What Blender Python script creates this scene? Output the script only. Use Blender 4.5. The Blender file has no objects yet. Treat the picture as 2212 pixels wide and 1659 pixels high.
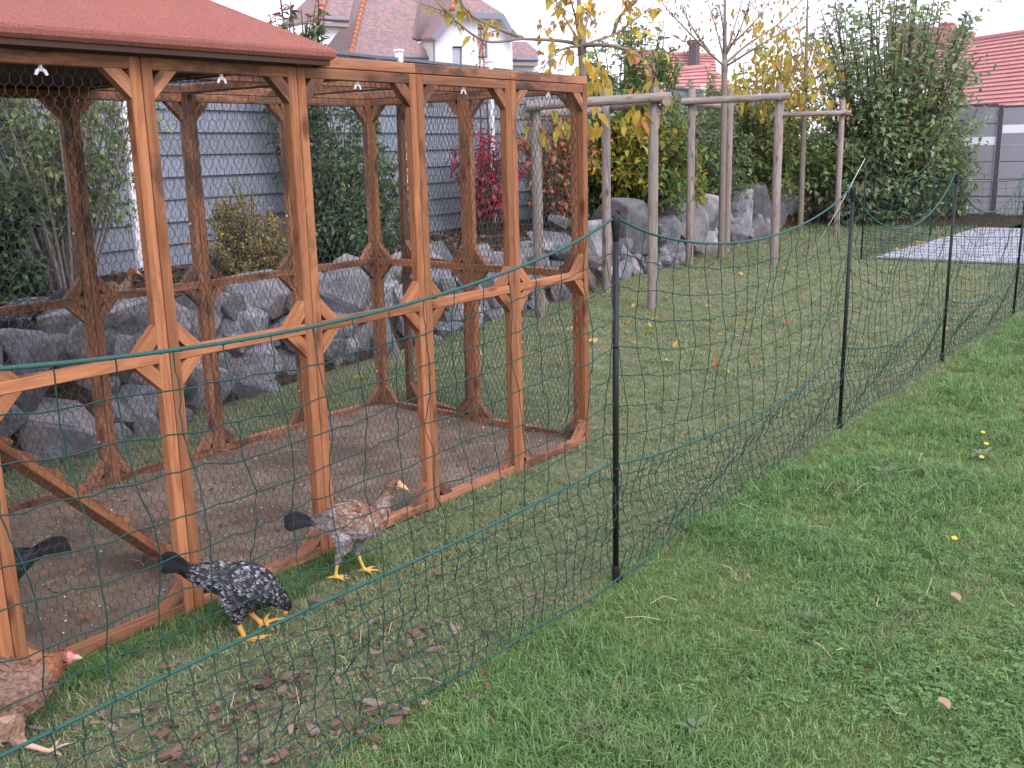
import bpy, bmesh, math, random
import numpy as np
from mathutils import Vector, Matrix, Euler
from mathutils.geometry import tessellate_polygon

random.seed(7); RNG = np.random.default_rng(11)
R = math.radians
scene = bpy.context.scene
COL = scene.collection

# ------------------------------------------------------------------ camera
cam_d = bpy.data.cameras.new('camera'); cam = bpy.data.objects.new('camera', cam_d); COL.objects.link(cam)
CAM = Vector((-2.067, -3.154, 1.671))
yaw, pitch, roll = 0.6608, -0.2257, -0.0238
fwd = Vector((math.cos(yaw)*math.cos(pitch), math.sin(yaw)*math.cos(pitch), math.sin(pitch)))
rgt = Vector((math.sin(yaw), -math.cos(yaw), 0)); upv = rgt.cross(fwd)
r2 = rgt*math.cos(roll)+upv*math.sin(roll); u2 = -rgt*math.sin(roll)+upv*math.cos(roll)
m = Matrix((r2, u2, -fwd)).transposed().to_4x4(); m.translation = CAM
cam.matrix_world = m
cam_d.sensor_width = 36; cam_d.lens = 36*2191.4/2212; cam_d.clip_end = 2000; cam_d.clip_start = 0.05
scene.camera = cam
# ------------------------------------------------------------------ overcast daylight
world = bpy.data.worlds.new('World'); scene.world = world; world.use_nodes = True
wn = world.node_tree.nodes; wl = world.node_tree.links
bg = wn['Background']
sky = wn.new('ShaderNodeTexSky'); sky.sky_type = 'NISHITA'; sky.sun_disc = False
SUN_EL, SUN_ROT = R(42), R(200)
sky.sun_elevation = SUN_EL; sky.sun_rotation = SUN_ROT; sky.dust_density = 3.0; sky.air_density = 1.0
hs = wn.new('ShaderNodeHueSaturation'); hs.inputs['Saturation'].default_value = 0.12
tintn = wn.new('ShaderNodeMix'); tintn.data_type = 'RGBA'; tintn.blend_type = 'MULTIPLY'; tintn.inputs[0].default_value = 1.0
tintn.inputs['B'].default_value = (1.0, 0.945, 1.12, 1)
wl.new(sky.outputs[0], hs.inputs['Color']); 
cloud = wn.new('ShaderNodeTexNoise'); cloud.inputs['Scale'].default_value = 2.2; cloud.inputs['Detail'].default_value = 5
veil = wn.new('ShaderNodeMapRange'); veil.inputs['To Min'].default_value = 5.2; veil.inputs['To Max'].default_value = 7.4
wl.new(cloud.outputs[0], veil.inputs[0])
cov = wn.new('ShaderNodeMix'); cov.data_type = 'RGBA'; cov.inputs[0].default_value = 0.72      # cloud cover over the clear sky
wl.new(hs.outputs[0], cov.inputs['A']); wl.new(veil.outputs[0], cov.inputs['B'])
wl.new(cov.outputs['Result'], tintn.inputs['A'])
wl.new(tintn.outputs['Result'], bg.inputs['Color']); bg.inputs['Strength'].default_value = 0.15
sun_d = bpy.data.lights.new('sun', 'SUN'); sun = bpy.data.objects.new('sun', sun_d); COL.objects.link(sun)
sun_d.energy = 0.8; sun_d.angle = R(25); sun_d.color = (1.0, 0.965, 0.94)
sd = Vector((math.sin(SUN_ROT)*math.cos(SUN_EL), math.cos(SUN_ROT)*math.cos(SUN_EL), math.sin(SUN_EL)))
sun.rotation_euler = sd.to_track_quat('Z', 'Y').to_euler()
sun.location = (0, 0, 20)
scene.view_settings.view_transform = 'Standard'; scene.view_settings.look = 'None'
scene.view_settings.exposure = 1.15; scene.view_settings.gamma = 1; scene.view_settings.use_curve_mapping = False
scene.cycles.max_bounces = 6; scene.cycles.transparent_max_bounces = 12
# ------------------------------------------------------------------ measured positions (metres)
BOULDERS=[(0.81,2.74,0.55,0.27,0.3),(0.74,2.64,0.33,0.3,0.31),(0.89,2.55,0.03,0.45,0.44),(1.17,2.85,0.69,0.24,0.16),(1.58,2.89,0.62,0.46,0.24),(1.11,2.78,0.53,0.24,0.17),(1.52,2.82,0.46,0.5,0.26),(2.06,2.93,0.54,0.19,0.19),(1.49,2.67,0.09,0.24,0.29),(1.93,2.74,0.09,0.46,0.35),(2.52,2.97,0.44,0.44,0.32),(2.91,3.1,0.63,0.46,0.27),(2.48,2.87,0.2,0.46,0.24),(2.47,2.8,0.02,0.43,0.32),(2.95,2.91,0.13,0.25,0.29),(3.81,3.18,0.47,0.59,0.41),(4.33,3.26,0.45,0.31,0.25),(3.97,3.07,0.11,0.38,0.37),(3.45,2.98,0.1,0.25,0.32),(4.81,3.27,0.28,0.32,0.24),(5.3,3.45,0.55,0.5,0.25),(5.29,3.29,0.15,0.31,0.27),(5.09,3.19,-0.03,0.3,0.21),(6.54,3.59,0.41,0.5,0.34),(7.85,3.85,0.55,0.5,0.24),(7.65,3.65,0.11,0.41,0.42),(6.28,3.45,0.16,0.42,0.32),(6.03,3.5,0.4,0.29,0.24),(6.85,3.47,-0.04,0.31,0.23),(8.19,3.99,0.78,0.31,0.15),(8.93,4.0,0.49,0.33,0.53),(8.72,3.83,0.15,0.2,0.33),(10.12,4.22,0.57,0.5,0.58),(9.32,3.91,0.1,0.29,0.33),(9.89,4.0,0.1,0.3,0.21),(10.32,4.02,-0.04,0.26,0.23),(11.75,4.52,0.7,0.37,0.27),(11.3,4.31,0.33,0.34,0.48),(12.14,4.49,0.45,0.36,0.72),(10.84,4.11,-0.02,0.21,0.19),(11.62,4.25,0.04,0.28,0.27),(13.33,4.71,0.54,0.43,0.61),(12.69,4.44,0.09,0.37,0.4),(13.4,4.59,0.19,0.2,0.2),(15.0,4.95,0.48,0.33,0.67),(16.04,5.15,0.56,0.38,0.59),(14.54,4.7,0.01,0.37,0.41),(15.49,4.9,0.13,0.43,0.41),(16.82,5.27,0.56,0.32,0.5),(16.42,5.06,0.18,0.28,0.21),(18.49,5.53,0.56,0.58,0.49),(19.56,5.64,0.4,0.51,0.71),(17.59,5.23,0.15,0.56,0.42),(16.36,4.98,-0.01,0.53,0.35),(13.72,4.55,-0.04,0.31,0.27),(0.52,2.72,0.63,0.29,0.29),(0.4,2.6,0.35,0.31,0.31),(2.96,2.78,-0.22,0.21,0.14),(20.72,5.68,0.03,0.53,0.42)]
T1B=[[(7.76,3.51,2.77),(7.56,3.61,2.83),(7.06,3.76,2.83),(6.57,3.87,2.79),(6.16,3.98,3.03),(6.03,4.04,3.17)],[(7.07,3.76,2.84),(6.83,3.93,2.94),(6.63,4.06,3.05),(6.5,4.12,3.2)],[(7.76,3.51,2.78),(7.9,3.75,3.02),(8.04,3.99,3.25),(8.12,4.16,3.5)],[(7.76,3.51,2.79),(7.96,3.45,2.85),(8.28,3.4,2.94),(8.6,3.38,3.09),(8.95,3.34,3.28),(9.29,3.32,3.51)],[(8.26,3.42,2.94),(8.25,3.33,3.11),(8.29,3.16,3.24),(8.28,3.07,3.38)],[(7.77,3.53,2.84),(7.52,3.42,3.06),(7.26,3.33,3.26)],[(7.78,3.52,2.89),(8.24,3.72,3.19),(8.6,3.86,3.5)],[(7.76,3.51,2.77),(7.66,3.13,2.76),(7.61,2.83,2.68),(7.6,2.63,2.55),(7.61,2.55,2.36)],[(7.75,3.52,2.77),(7.36,3.5,2.72),(7.07,3.48,2.56),(6.9,3.45,2.34)]]
T2B=[[(12.57,4.22,2.87),(12.25,4.37,3.1),(11.94,4.55,3.39),(11.65,4.68,3.64),(11.51,4.78,3.89)],[(12.38,4.36,3.06),(12.38,4.68,3.47),(12.54,4.96,3.88)],[(12.32,4.49,3.2),(12.11,4.59,3.2),(11.9,4.72,3.29)],[(12.58,4.22,2.94),(12.88,4.5,3.39),(13.08,4.78,3.91)],[(12.6,4.22,2.98),(13.15,4.35,3.46),(13.55,4.38,4.02)],[(12.61,4.22,3.01),(12.53,3.95,3.38),(12.54,3.78,3.85)],[(12.59,4.2,2.91),(13.04,4.07,3.19),(13.55,3.85,3.48),(14.07,3.67,3.89),(14.32,3.59,4.11)],[(12.59,4.19,2.87),(12.63,3.72,3.11),(12.88,3.33,3.36),(13.06,2.85,3.62)],[(12.6,4.23,3.03),(12.28,4.12,3.44),(12.03,4.11,3.87)],[(12.62,4.22,3.08),(13.1,3.95,3.56),(13.45,3.83,3.98)]]
T3B=[[(17.23,4.74,2.88),(16.87,4.86,3.29),(16.66,4.97,3.78),(16.61,5.06,4.27)],[(17.25,4.75,2.97),(17.73,4.67,3.5),(18.21,4.61,4.12),(18.48,4.59,4.57)],[(17.27,4.76,3.06),(17.17,4.59,3.62),(17.27,4.57,4.37)],[(17.22,4.74,2.84),(16.81,5.01,3.05),(16.45,5.23,3.3)],[(17.23,4.73,2.84),(17.19,4.35,3.03),(17.17,4.08,3.17)],[(17.28,4.78,3.14),(17.73,5.13,3.88),(18.01,5.39,4.61)],[(17.21,4.72,2.76),(16.46,4.67,2.73),(16.08,4.76,2.56)],[(17.21,4.72,2.76),(16.99,4.3,2.68),(16.98,4.07,2.46)]]
H_E=(0.8621,-0.5067,0.0)
H_N=(0.5067,0.8621,-0.0)
H_GABLE=[(37.31,31.82,0.0),(37.34,31.8,7.23),(38.14,31.33,8.09),(40.51,29.94,8.15),(40.9,29.71,7.24),(40.86,29.73,0.0)]
H_WIN=[[(38.13,31.34,6.81),(38.57,31.07,6.82),(38.54,31.09,5.86),(38.1,31.35,5.85)],[(39.31,30.64,7.75),(39.74,30.39,7.76),(39.73,30.39,6.27),(39.28,30.66,6.26)]]
H_BARGE=[[(36.85,31.51,7.16),(37.77,30.97,8.39)],[(37.77,30.97,8.39),(40.1,29.59,8.34)],[(40.1,29.59,8.34),(40.72,29.23,7.19)]]
H_HIP=[(37.72,30.99,8.38),(40.12,29.58,8.32),(39.44,30.68,9.16),(38.38,31.27,9.12)]
H_WINGROOF=[(36.88,31.49,7.16),(37.78,30.96,8.39),(39.3,32.06,9.29),(44.97,39.53,10.6),(39.18,34.84,7.48)]
H_MAIN=[(34.52,34.86,6.44),(38.18,32.64,6.36),(37.9,33.68,7.33),(39.67,34.69,9.59),(37.02,36.15,9.49)]
H_LEFT=[(35.09,35.45,6.52),(43.44,42.6,10.77),(47.39,47.81,11.69),(41.67,44.61,7.74)]
H_EAVEWALL=[(35.23,34.89,6.25),(38.44,33.01,6.29),(38.42,33.02,5.73),(35.21,34.91,5.71)]
H_SIDE=[(37.34,31.8,7.23),(37.31,31.82,5.6)]
H_DROOF=[(32.56,34.85,8.0),(33.8,34.08,7.94),(34.76,34.57,9.11),(33.55,35.24,9.06)]
H_DROOFL=[(32.69,34.99,8.02),(35.38,37.21,9.44),(42.27,46.39,10.98),(44.72,52.24,9.96)]
H_DWALL=[(32.38,35.41,7.85),(33.95,34.49,7.89),(32.97,35.06,6.56),(32.31,35.45,6.55)]
H_DWIN=[(32.48,35.35,7.45),(32.78,35.17,7.49),(32.79,35.17,7.14),(32.48,35.35,7.13)]
H_DWALL2=[(32.49,36.28,7.65),(32.96,36.0,7.98),(32.87,36.05,6.51),(32.42,36.32,6.5)]
H_RROOF=[(43.01,31.36,6.45),(44.31,30.59,6.44),(44.65,30.83,6.93),(44.43,31.44,7.46),(43.7,31.86,7.44)]
H_RWALL=[(43.45,31.69,6.46),(44.69,30.96,6.47),(44.68,30.97,5.61),(43.43,31.7,5.6)]
H_HIPS=[[(34.56,34.87,6.49),(37.01,36.16,9.49)],[(32.59,34.86,8.02),(33.53,35.24,9.06)],[(37.77,30.97,8.43),(38.35,31.29,9.12)]]
H_VAL=[[(37.88,33.67,7.31),(39.65,34.69,9.59)]]
R_ROOF=[(44.48,10.97,2.85),(39.98,4.34,2.85),(42.77,2.44,5.89),(47.27,9.08,5.89)]
R_DIR=[(-0.561,-0.828,0.0),(0.828,-0.561,0.0)]
R_ROOF2=[(62.91,18.04,4.91),(57.2,10.76,4.33),(61.21,12.11,6.64),(63.21,13.15,7.61),(70.36,20.25,9.35)]
R_CHIM=[(64.57,15.05,7.66),(64.12,14.53,7.59),(66.17,15.34,8.7)]
M_ROOF=[(38.72,21.58,3.89),(41.14,18.25,3.79),(42.92,19.41,5.7),(40.64,22.87,5.98)]
M_ROOF2=[(38.12,18.77,3.74),(39.94,16.27,3.67),(40.29,18.29,5.03),(39.22,19.47,4.91)]
M_FLUE=[(41.81,19.9,5.18),(41.91,19.77,5.17),(42.97,20.44,6.3)]
S = 0.68; D = 1.707; HH = 2.009
# ------------------------------------------------------------------ object helpers
def link(o, parent=None):
    COL.objects.link(o)
    if parent is not None: o.parent = parent
    return o
def thing(name, label, cat, loc=(0,0,0), rz=0, group=None):
    o = bpy.data.objects.new(name, None); link(o); o.empty_display_size = .05
    o.location = loc; o.rotation_euler = (0,0,rz); o['label'] = label; o['category'] = cat
    if group: o['group'] = group
    return o
def tag(o, label=None, cat=None, group=None, kind=None):
    if label: o['label'] = label
    if cat: o['category'] = cat
    if group: o['group'] = group
    if kind: o['kind'] = kind
    return o
def obj(name, me, parent=None, loc=(0,0,0), rot=(0,0,0), scl=None):
    o = bpy.data.objects.new(name, me); link(o, parent); o.location = loc; o.rotation_euler = rot
    if scl is not None: o.scale = scl if hasattr(scl,'__len__') else (scl,)*3
    return o
def hub(name, parent, loc=(0,0,0), rot=(0,0,0)):
    o = bpy.data.objects.new(name, None); link(o, parent); o.location = loc; o.rotation_euler = rot; o.empty_display_size = .03
    return o
def mesh(name, V, F, mat=None, smooth=False, col=None):
    V = np.asarray(V, np.float32).reshape(-1,3); me = bpy.data.meshes.new(name)
    if isinstance(F, np.ndarray):
        n, k = F.shape
        me.vertices.add(len(V)); me.vertices.foreach_set('co', V.ravel())
        me.loops.add(n*k); me.loops.foreach_set('vertex_index', F.ravel().astype(np.int32))
        me.polygons.add(n); me.polygons.foreach_set('loop_start', np.arange(0,n*k,k,dtype=np.int32))
        me.polygons.foreach_set('loop_total', np.full(n,k,np.int32))
        me.update(calc_edges=True)
    else:
        me.from_pydata([tuple(map(float,v)) for v in V], [], F); me.update()
    if col is not None:
        a = me.color_attributes.new('Col','FLOAT_COLOR','POINT')
        c = np.ones((len(V),4),np.float32); c[:,:3] = col; a.data.foreach_set('color', c.ravel())
    if smooth: me.polygons.foreach_set('use_smooth', np.ones(len(me.polygons),bool))
    if mat: me.materials.append(mat)
    return me
class MB:
    def __init__(s): s.v=[]; s.f=[]
    def add(s, V, F):
        b=len(s.v); s.v += [tuple(map(float,x)) for x in V]; s.f += [tuple(b+i for i in f) for f in F]; return s
    def box(s, a, b):
        (x0,y0,z0),(x1,y1,z1) = a,b
        return s.add([(x0,y0,z0),(x1,y0,z0),(x1,y1,z0),(x0,y1,z0),(x0,y0,z1),(x1,y0,z1),(x1,y1,z1),(x0,y1,z1)],
              [(0,3,2,1),(4,5,6,7),(0,1,5,4),(1,2,6,5),(2,3,7,6),(3,0,4,7)])
    def tube(s, pts, rad, n=6, cap=True):
        V,F = tube(pts, rad, n, cap); return s.add(V,F)
    def prism(s, poly, off):
        n=len(poly); off=Vector(off); P=[Vector(p) for p in poly]
        V=[tuple(p) for p in P]+[tuple(p+off) for p in P]
        F=[tuple(range(n))[::-1], tuple(range(n,2*n))]+[(i,(i+1)%n,n+(i+1)%n,n+i) for i in range(n)]
        return s.add(V,F)
    def mesh(s, name, mat=None, smooth=False): return mesh(name, s.v, s.f, mat, smooth)
def tube(pts, rad, n=6, cap=True, flat=None):
    P=[Vector(p) for p in pts]; k=len(P)
    if not hasattr(rad,'__len__'): rad=[rad]*k
    V=[]; F=[]; nrm=None
    for i,p in enumerate(P):
        t=(P[min(i+1,k-1)]-P[max(i-1,0)]); t = t.normalized() if t.length>1e-9 else Vector((0,0,1))
        if nrm is None:
            a=Vector((0,0,1)) if abs(t.z)<.9 else Vector((1,0,0)); nrm=t.cross(a).normalized()
        else:
            nrm=(nrm-t*nrm.dot(t)); nrm = nrm.normalized() if nrm.length>1e-6 else t.orthogonal().normalized()
        b=t.cross(nrm)
        for j in range(n):
            an=2*math.pi*j/n; V.append(tuple(p+(nrm*math.cos(an)+b*math.sin(an))*rad[i]))
    for i in range(k-1):
        for j in range(n):
            F.append((i*n+j,i*n+(j+1)%n,(i+1)*n+(j+1)%n,(i+1)*n+j))
    if cap: F += [tuple(range(n))[::-1], tuple(range((k-1)*n,k*n))]
    return V,F
def smooth_path(pts, sub=4):
    P=[Vector(p) for p in pts]; out=[]
    for i in range(len(P)-1):
        p0=P[max(i-1,0)];p1=P[i];p2=P[i+1];p3=P[min(i+2,len(P)-1)]
        for j in range(sub):
            t=j/sub
            out.append(.5*((2*p1)+(p2-p0)*t+(2*p0-5*p1+4*p2-p3)*t*t+(3*p1-p0-3*p2+p3)*t**3))
    out.append(P[-1]); return out
def segs_mesh(A, B, r, n=3):
    """many thin straight rods from A[i] to B[i] as one array"""
    A=np.asarray(A,float);B=np.asarray(B,float); d=B-A; L=np.linalg.norm(d,axis=1,keepdims=True); t=d/np.maximum(L,1e-9)
    a=np.where(np.abs(t[:,2:3])<.9,np.array([[0,0,1.]]),np.array([[1.,0,0]])); u=np.cross(t,a); u/=np.linalg.norm(u,axis=1,keepdims=True); w=np.cross(t,u)
    r=np.broadcast_to(np.asarray(r,float).reshape(-1,1),(len(A),1)); V=[]
    for E in (A,B):
        for j in range(n):
            an=2*math.pi*j/n; V.append(E+(u*math.cos(an)+w*math.sin(an))*r)
    V=np.stack(V,1); base=np.arange(len(A))[:,None]*2*n; F=[]
    for j in range(n):
        k=(j+1)%n; F.append(np.concatenate([base+j,base+k,base+n+k,base+n+j],1))
    F=np.stack(F,1).reshape(-1,4)
    return V.reshape(-1,3),F
def bevel_box(name, dx,dy,dz, mat, bev=.003, org=(0,0,0)):
    bm=bmesh.new(); bmesh.ops.create_cube(bm,size=1)
    for v in bm.verts: v.co=Vector(((v.co.x)*dx+org[0],v.co.y*dy+org[1],v.co.z*dz+org[2]))
    bmesh.ops.bevel(bm,geom=bm.edges[:],offset=bev,segments=1,affect='EDGES',profile=.5)
    me=bpy.data.meshes.new(name); bm.to_mesh(me); bm.free(); me.materials.append(mat); return me
# ------------------------------------------------------------------ material helpers
class NT:
    def __init__(s,name):
        s.m=bpy.data.materials.new(name); s.m.use_nodes=True; s.t=s.m.node_tree; s.n=s.t.nodes; s.l=s.t.links
        s.b=s.n['Principled BSDF']; s.out=s.n['Material Output']
    def new(s,t,**kw):
        n=s.n.new(t)
        for k,v in kw.items():
            if k in n.inputs: n.inputs[k].default_value=v
            else: setattr(n,k,v)
        return n
    def link(s,a,b): s.l.new(a,b)
    def coord(s,kind='Object',scale=(1,1,1),rand=False):
        tc=s.new('ShaderNodeTexCoord'); mp=s.new('ShaderNodeMapping'); mp.inputs['Scale'].default_value=scale
        s.link(tc.outputs[kind],mp.inputs['Vector'])
        if rand:
            oi=s.new('ShaderNodeObjectInfo'); mu=s.new('ShaderNodeMath',operation='MULTIPLY'); mu.inputs[1].default_value=37.
            s.link(oi.outputs['Random'],mu.inputs[0]); cb=s.new('ShaderNodeCombineXYZ')
            for i in range(3): s.link(mu.outputs[0],cb.inputs[i])
            s.link(cb.outputs[0],mp.inputs['Location'])
        return mp.outputs[0]
    def noise(s,vec,scale,detail=4,rough=.55,dist=0):
        n=s.new('ShaderNodeTexNoise'); n.inputs['Scale'].default_value=scale; n.inputs['Detail'].default_value=detail
        n.inputs['Roughness'].default_value=rough; n.inputs['Distortion'].default_value=dist
        if vec is not None: s.link(vec,n.inputs['Vector'])
        return n.outputs[0]
    def ramp(s,fac,stops):
        r=s.new('ShaderNodeValToRGB'); e=r.color_ramp.elements
        while len(e)<len(stops): e.new(.5)
        for el,(p,c) in zip(e,stops):
            el.position=p; el.color=(*c,1) if len(c)==3 else c
        s.link(fac,r.inputs[0]); return r.outputs[0]
    def mix(s,f,a,b,mode='MIX'):
        n=s.new('ShaderNodeMix',data_type='RGBA',blend_type=mode)
        for i,v in ((0,f),('A',a),('B',b)):
            if hasattr(v,'is_output') or isinstance(v,bpy.types.NodeSocket): s.link(v,n.inputs[i])
            else: n.inputs[i].default_value = v if i==0 else (*v,1)
        return n.outputs['Result']
    def bump(s,h,strength=.3,dist=.01):
        b=s.new('ShaderNodeBump'); b.inputs['Strength'].default_value=strength; b.inputs['Distance'].default_value=dist
        s.link(h,b.inputs['Height']); s.link(b.outputs[0],s.b.inputs['Normal']); return b
    def fin(s,col,rough=.8,spec=.3):
        if isinstance(col,bpy.types.NodeSocket): s.link(col,s.b.inputs['Base Color'])
        else: s.b.inputs['Base Color'].default_value=(*col,1)
        if isinstance(rough,bpy.types.NodeSocket): s.link(rough,s.b.inputs['Roughness'])
        else: s.b.inputs['Roughness'].default_value=rough
        s.b.inputs['Specular IOR Level'].default_value=spec; return s.m
def plain(name,c,rough=.7,spec=.3,metal=0,var=.12,scale=9):
    t=NT(name); v=t.coord('Object',rand=True); f=t.noise(v,scale,5)
    col=t.mix(f,tuple(x*(1-var) for x in c),tuple(min(1,x*(1+var)) for x in c)); t.b.inputs['Metallic'].default_value=metal
    return t.fin(col,rough,spec)
def wood_mat(name,light,dark,stain,stain_amt,scale=1.,knots=True):
    t=NT(name); v=t.coord('Object',(1.2*scale,14*scale,14*scale),rand=True)
    g=t.noise(v,2.2,6,.6,1.2); g2=t.noise(v,9,3,.6,.4)
    col=t.ramp(g,[(.30,dark),(.47,tuple((a+b)/2 for a,b in zip(light,dark))),(.58,light),(.8,tuple(min(1,x*1.18) for x in light))])
    col=t.mix(.22,col,t.ramp(g2,[(.35,dark),(.65,light)]))
    if knots:
        vk=t.coord('Object',(4.5,11,11),rand=True); vo=t.new('ShaderNodeTexVoronoi'); vo.inputs['Scale'].default_value=.9; t.link(vk,vo.inputs['Vector'])
        col=t.mix(t.ramp(vo.outputs['Distance'],[(.10,(1,1,1)),(.26,(0,0,0))]),col,tuple(x*.62 for x in dark))
    vs=t.coord('Object',(2.2,5,5),rand=True); sn=t.noise(vs,1.6,5,.65)
    col=t.mix(t.ramp(sn,[(stain_amt,(0,0,0)),(stain_amt+.13,(.75,.75,.75))]),col,stain)
    oi=t.new('ShaderNodeObjectInfo'); hv=t.new('ShaderNodeHueSaturation'); mr=t.new('ShaderNodeMapRange'); mr.inputs['To Min'].default_value=.72; mr.inputs['To Max'].default_value=1.22
    t.link(oi.outputs['Random'],mr.inputs[0]); t.link(mr.outputs[0],hv.inputs['Value']); t.link(col,hv.inputs['Color'])
    t.bump(t.mix(.5,g,g2),.45,.004)
    return t.fin(hv.outputs[0],.72,.3)
def leaf_mat(name,rough=.45,trans=.42):
    t=NT(name); a=t.new('ShaderNodeAttribute',attribute_name='Col')
    t.fin(a.outputs['Color'],rough,.35)
    tr=t.new('ShaderNodeBsdfTranslucent'); mx=t.new('ShaderNodeMixShader'); mx.inputs[0].default_value=trans
    t.link(a.outputs['Color'],tr.inputs['Color']); t.link(t.b.outputs[0],mx.inputs[1]); t.link(tr.outputs[0],mx.inputs[2]); t.link(mx.outputs[0],t.out.inputs['Surface'])
    return t.m
M={}
M['cedar']=wood_mat('cedar_wood',(.36,.158,.070),(.20,.072,.031),(.06,.036,.03),.57)
M['cedar_worn']=wood_mat('cedar_weathered',(.35,.165,.085),(.19,.075,.038),(.045,.03,.027),.49)
M['stake']=wood_mat('grey_stake_wood',(.35,.305,.275),(.17,.135,.115),(.21,.135,.105),.55,.9)
M['stake_end']=plain('log_end_grain',(.25,.2,.13),.9)
M['leaf']=leaf_mat('leaf_blades'); M['feather']=leaf_mat('feathers',.6,.05)
M['wire']=plain('green_coated_wire',(.028,.042,.038),.45,.5)
M['galv']=plain('galvanised_steel',(.72,.72,.74),.35,.5,.7)
M['twine']=plain('green_twine',(.012,.05,.042),.7,.3,0,.35,60)
M['rope']=plain('green_rope',(.024,.090,.075),.75,.3,0,.5,220)
M['black']=plain('black_plastic',(.010,.011,.012),.5,.3)
M['bark']=plain('young_bark',(.20,.175,.14),.85,.2,0,.4,14)
M['twig']=plain('dark_twig',(.085,.065,.045),.85,.2,0,.3)
M['grey_twig']=plain('grey_twig',(.24,.21,.19),.85,.2,0,.3)
# ================================================================== ground, bed, terrace
def lawn_material():
    t=NT('lawn_soil'); v=t.coord('Object',(1,1,1))
    f1=t.noise(v,.9,6,.6); f2=t.noise(v,14,5,.7); f3=t.noise(v,55,6,.8)
    worn=t.ramp(f3,[(.3,(.08,.08,.055)),(.5,(.15,.155,.095)),(.7,(.27,.25,.185))])
    worn=t.mix(t.ramp(f1,[(.35,(0,0,0)),(.65,(.55,.55,.55))]),worn,(.11,.15,.08))
    lush=t.ramp(f3,[(.3,(.04,.06,.02)),(.5,(.085,.125,.04)),(.72,(.20,.18,.09))])
    lush=t.mix(t.ramp(f1,[(.3,(0,0,0)),(.7,(.6,.6,.6))]),lush,(.10,.13,.045))
    sx=t.new('ShaderNodeSeparateXYZ'); t.link(v,sx.inputs[0])
    nz=t.noise(v,2.2,3); ad=t.new('ShaderNodeMath',operation='MULTIPLY_ADD'); ad.inputs[1].default_value=.5; t.link(nz,ad.inputs[0]); t.link(sx.outputs['Y'],ad.inputs[2])
    mr=t.new('ShaderNodeMapRange'); mr.inputs['From Min'].default_value=-1.05; mr.inputs['From Max'].default_value=-.72; t.link(ad.outputs[0],mr.inputs[0])
    col=t.mix(mr.outputs[0],lush,worn)
    col=t.mix(t.ramp(f3,[(.4,(0,0,0)),(.7,(.35,.35,.35))]),col,(.24,.19,.12))
    t.bump(f3,.6,.02); return t.fin(col,.95,.1)
def heightnoise(x,y):
    return .02*np.sin(x*1.7+.4*np.sin(y*2.1))+.015*np.sin(y*2.3+x*.7)
n=90; xs=np.concatenate([[-400,-60,-12],np.linspace(-4,24,n),[40,90,400]]); ys=np.concatenate([[-400,-60,-12],np.linspace(-6,7,60),[40,120,400]])
X,Y=np.meshgrid(xs,ys,indexing='ij'); Z=np.where((np.abs(X-10)<14.5)&(Y>-6.1)&(Y<7.1),-.006*(1+np.sin(X*1.7)*np.cos(Y*1.9)),-.01)
nx,ny=X.shape; idx=np.arange(nx*ny).reshape(nx,ny)
F=np.stack([idx[:-1,:-1],idx[1:,:-1],idx[1:,1:],idx[:-1,1:]],-1).reshape(-1,4)
lawn=obj('lawn',mesh('lawn',np.stack([X,Y,Z],-1).reshape(-1,3),F,lawn_material(),True)); tag(lawn,'short lawn, worn olive inside the net and greener outside it',kind='structure')
# dirt floor of the run
t=NT('sandy_dirt'); v=t.coord('Object'); f=t.noise(v,6,6,.65); f2=t.noise(v,160,3,.8); f3=t.noise(v,1.3,4,.6)
col=t.ramp(f,[(.3,(.165,.125,.090)),(.55,(.27,.21,.158)),(.75,(.36,.29,.22))]); col=t.mix(t.ramp(f3,[(.42,(0,0,0)),(.62,(.8,.8,.8))]),col,(.125,.092,.072))
col=t.mix(t.ramp(f2,[(.55,(0,0,0)),(.72,(.6,.6,.6))]),col,(.34,.29,.22)); t.bump(f2,.9,.012)
dirt=t.fin(col,.95,.1)
gx=np.linspace(-1.9,4*S-.02,70); gy=np.linspace(.02,D-.02,30); X,Y=np.meshgrid(gx,gy,indexing='ij'); Z=.012+.010*np.sin(X*3+Y*4)*np.cos(Y*5-X)+RNG.normal(0,.0045,X.shape)-.012*np.exp(-((X-.9)**2+(Y-.8)**2)/.08)-.012*np.exp(-((X-2.0)**2+(Y-1.1)**2)/.06)
idx=np.arange(X.size).reshape(X.shape); Fq=np.stack([idx[:-1,:-1],idx[1:,:-1],idx[1:,1:],idx[:-1,1:]],-1).reshape(-1,4)
fl=obj('dirt_floor',mesh('dirt_floor',np.stack([X,Y,Z],-1).reshape(-1,3),Fq,dirt,True)); tag(fl,'bare sandy dirt floor inside the chicken run',kind='structure')
# raised planting bed behind the boulders
def bedz(x,y):
    b=2.32+.158*x; d=y-b
    return np.clip(d*1.25,-.05,.60)+.06*np.clip((d-.5)/2,0,1)+.03*np.sin(3.1*x+2*y)*np.clip(d,0,1)
bx=np.linspace(-3,24,150); bt=np.linspace(0,1,34); X=np.repeat(bx[:,None],34,1); B0=2.32+.158*X; Y=B0+bt[None,:]**1.4*(5.35+.113*X-B0); Z=bedz(X,Y)+RNG.normal(0,.012,X.shape)
idx=np.arange(X.size).reshape(X.shape); Fq=np.stack([idx[:-1,:-1],idx[1:,:-1],idx[1:,1:],idx[:-1,1:]],-1).reshape(-1,4)
t=NT('bark_mulch_soil'); v=t.coord('Object'); f=t.noise(v,30,6,.7); t.bump(f,1,.03)
mul=t.fin(t.ramp(f,[(.3,(.02,.014,.010)),(.5,(.055,.036,.025)),(.72,(.13,.085,.06))]),.95,.1)
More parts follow.
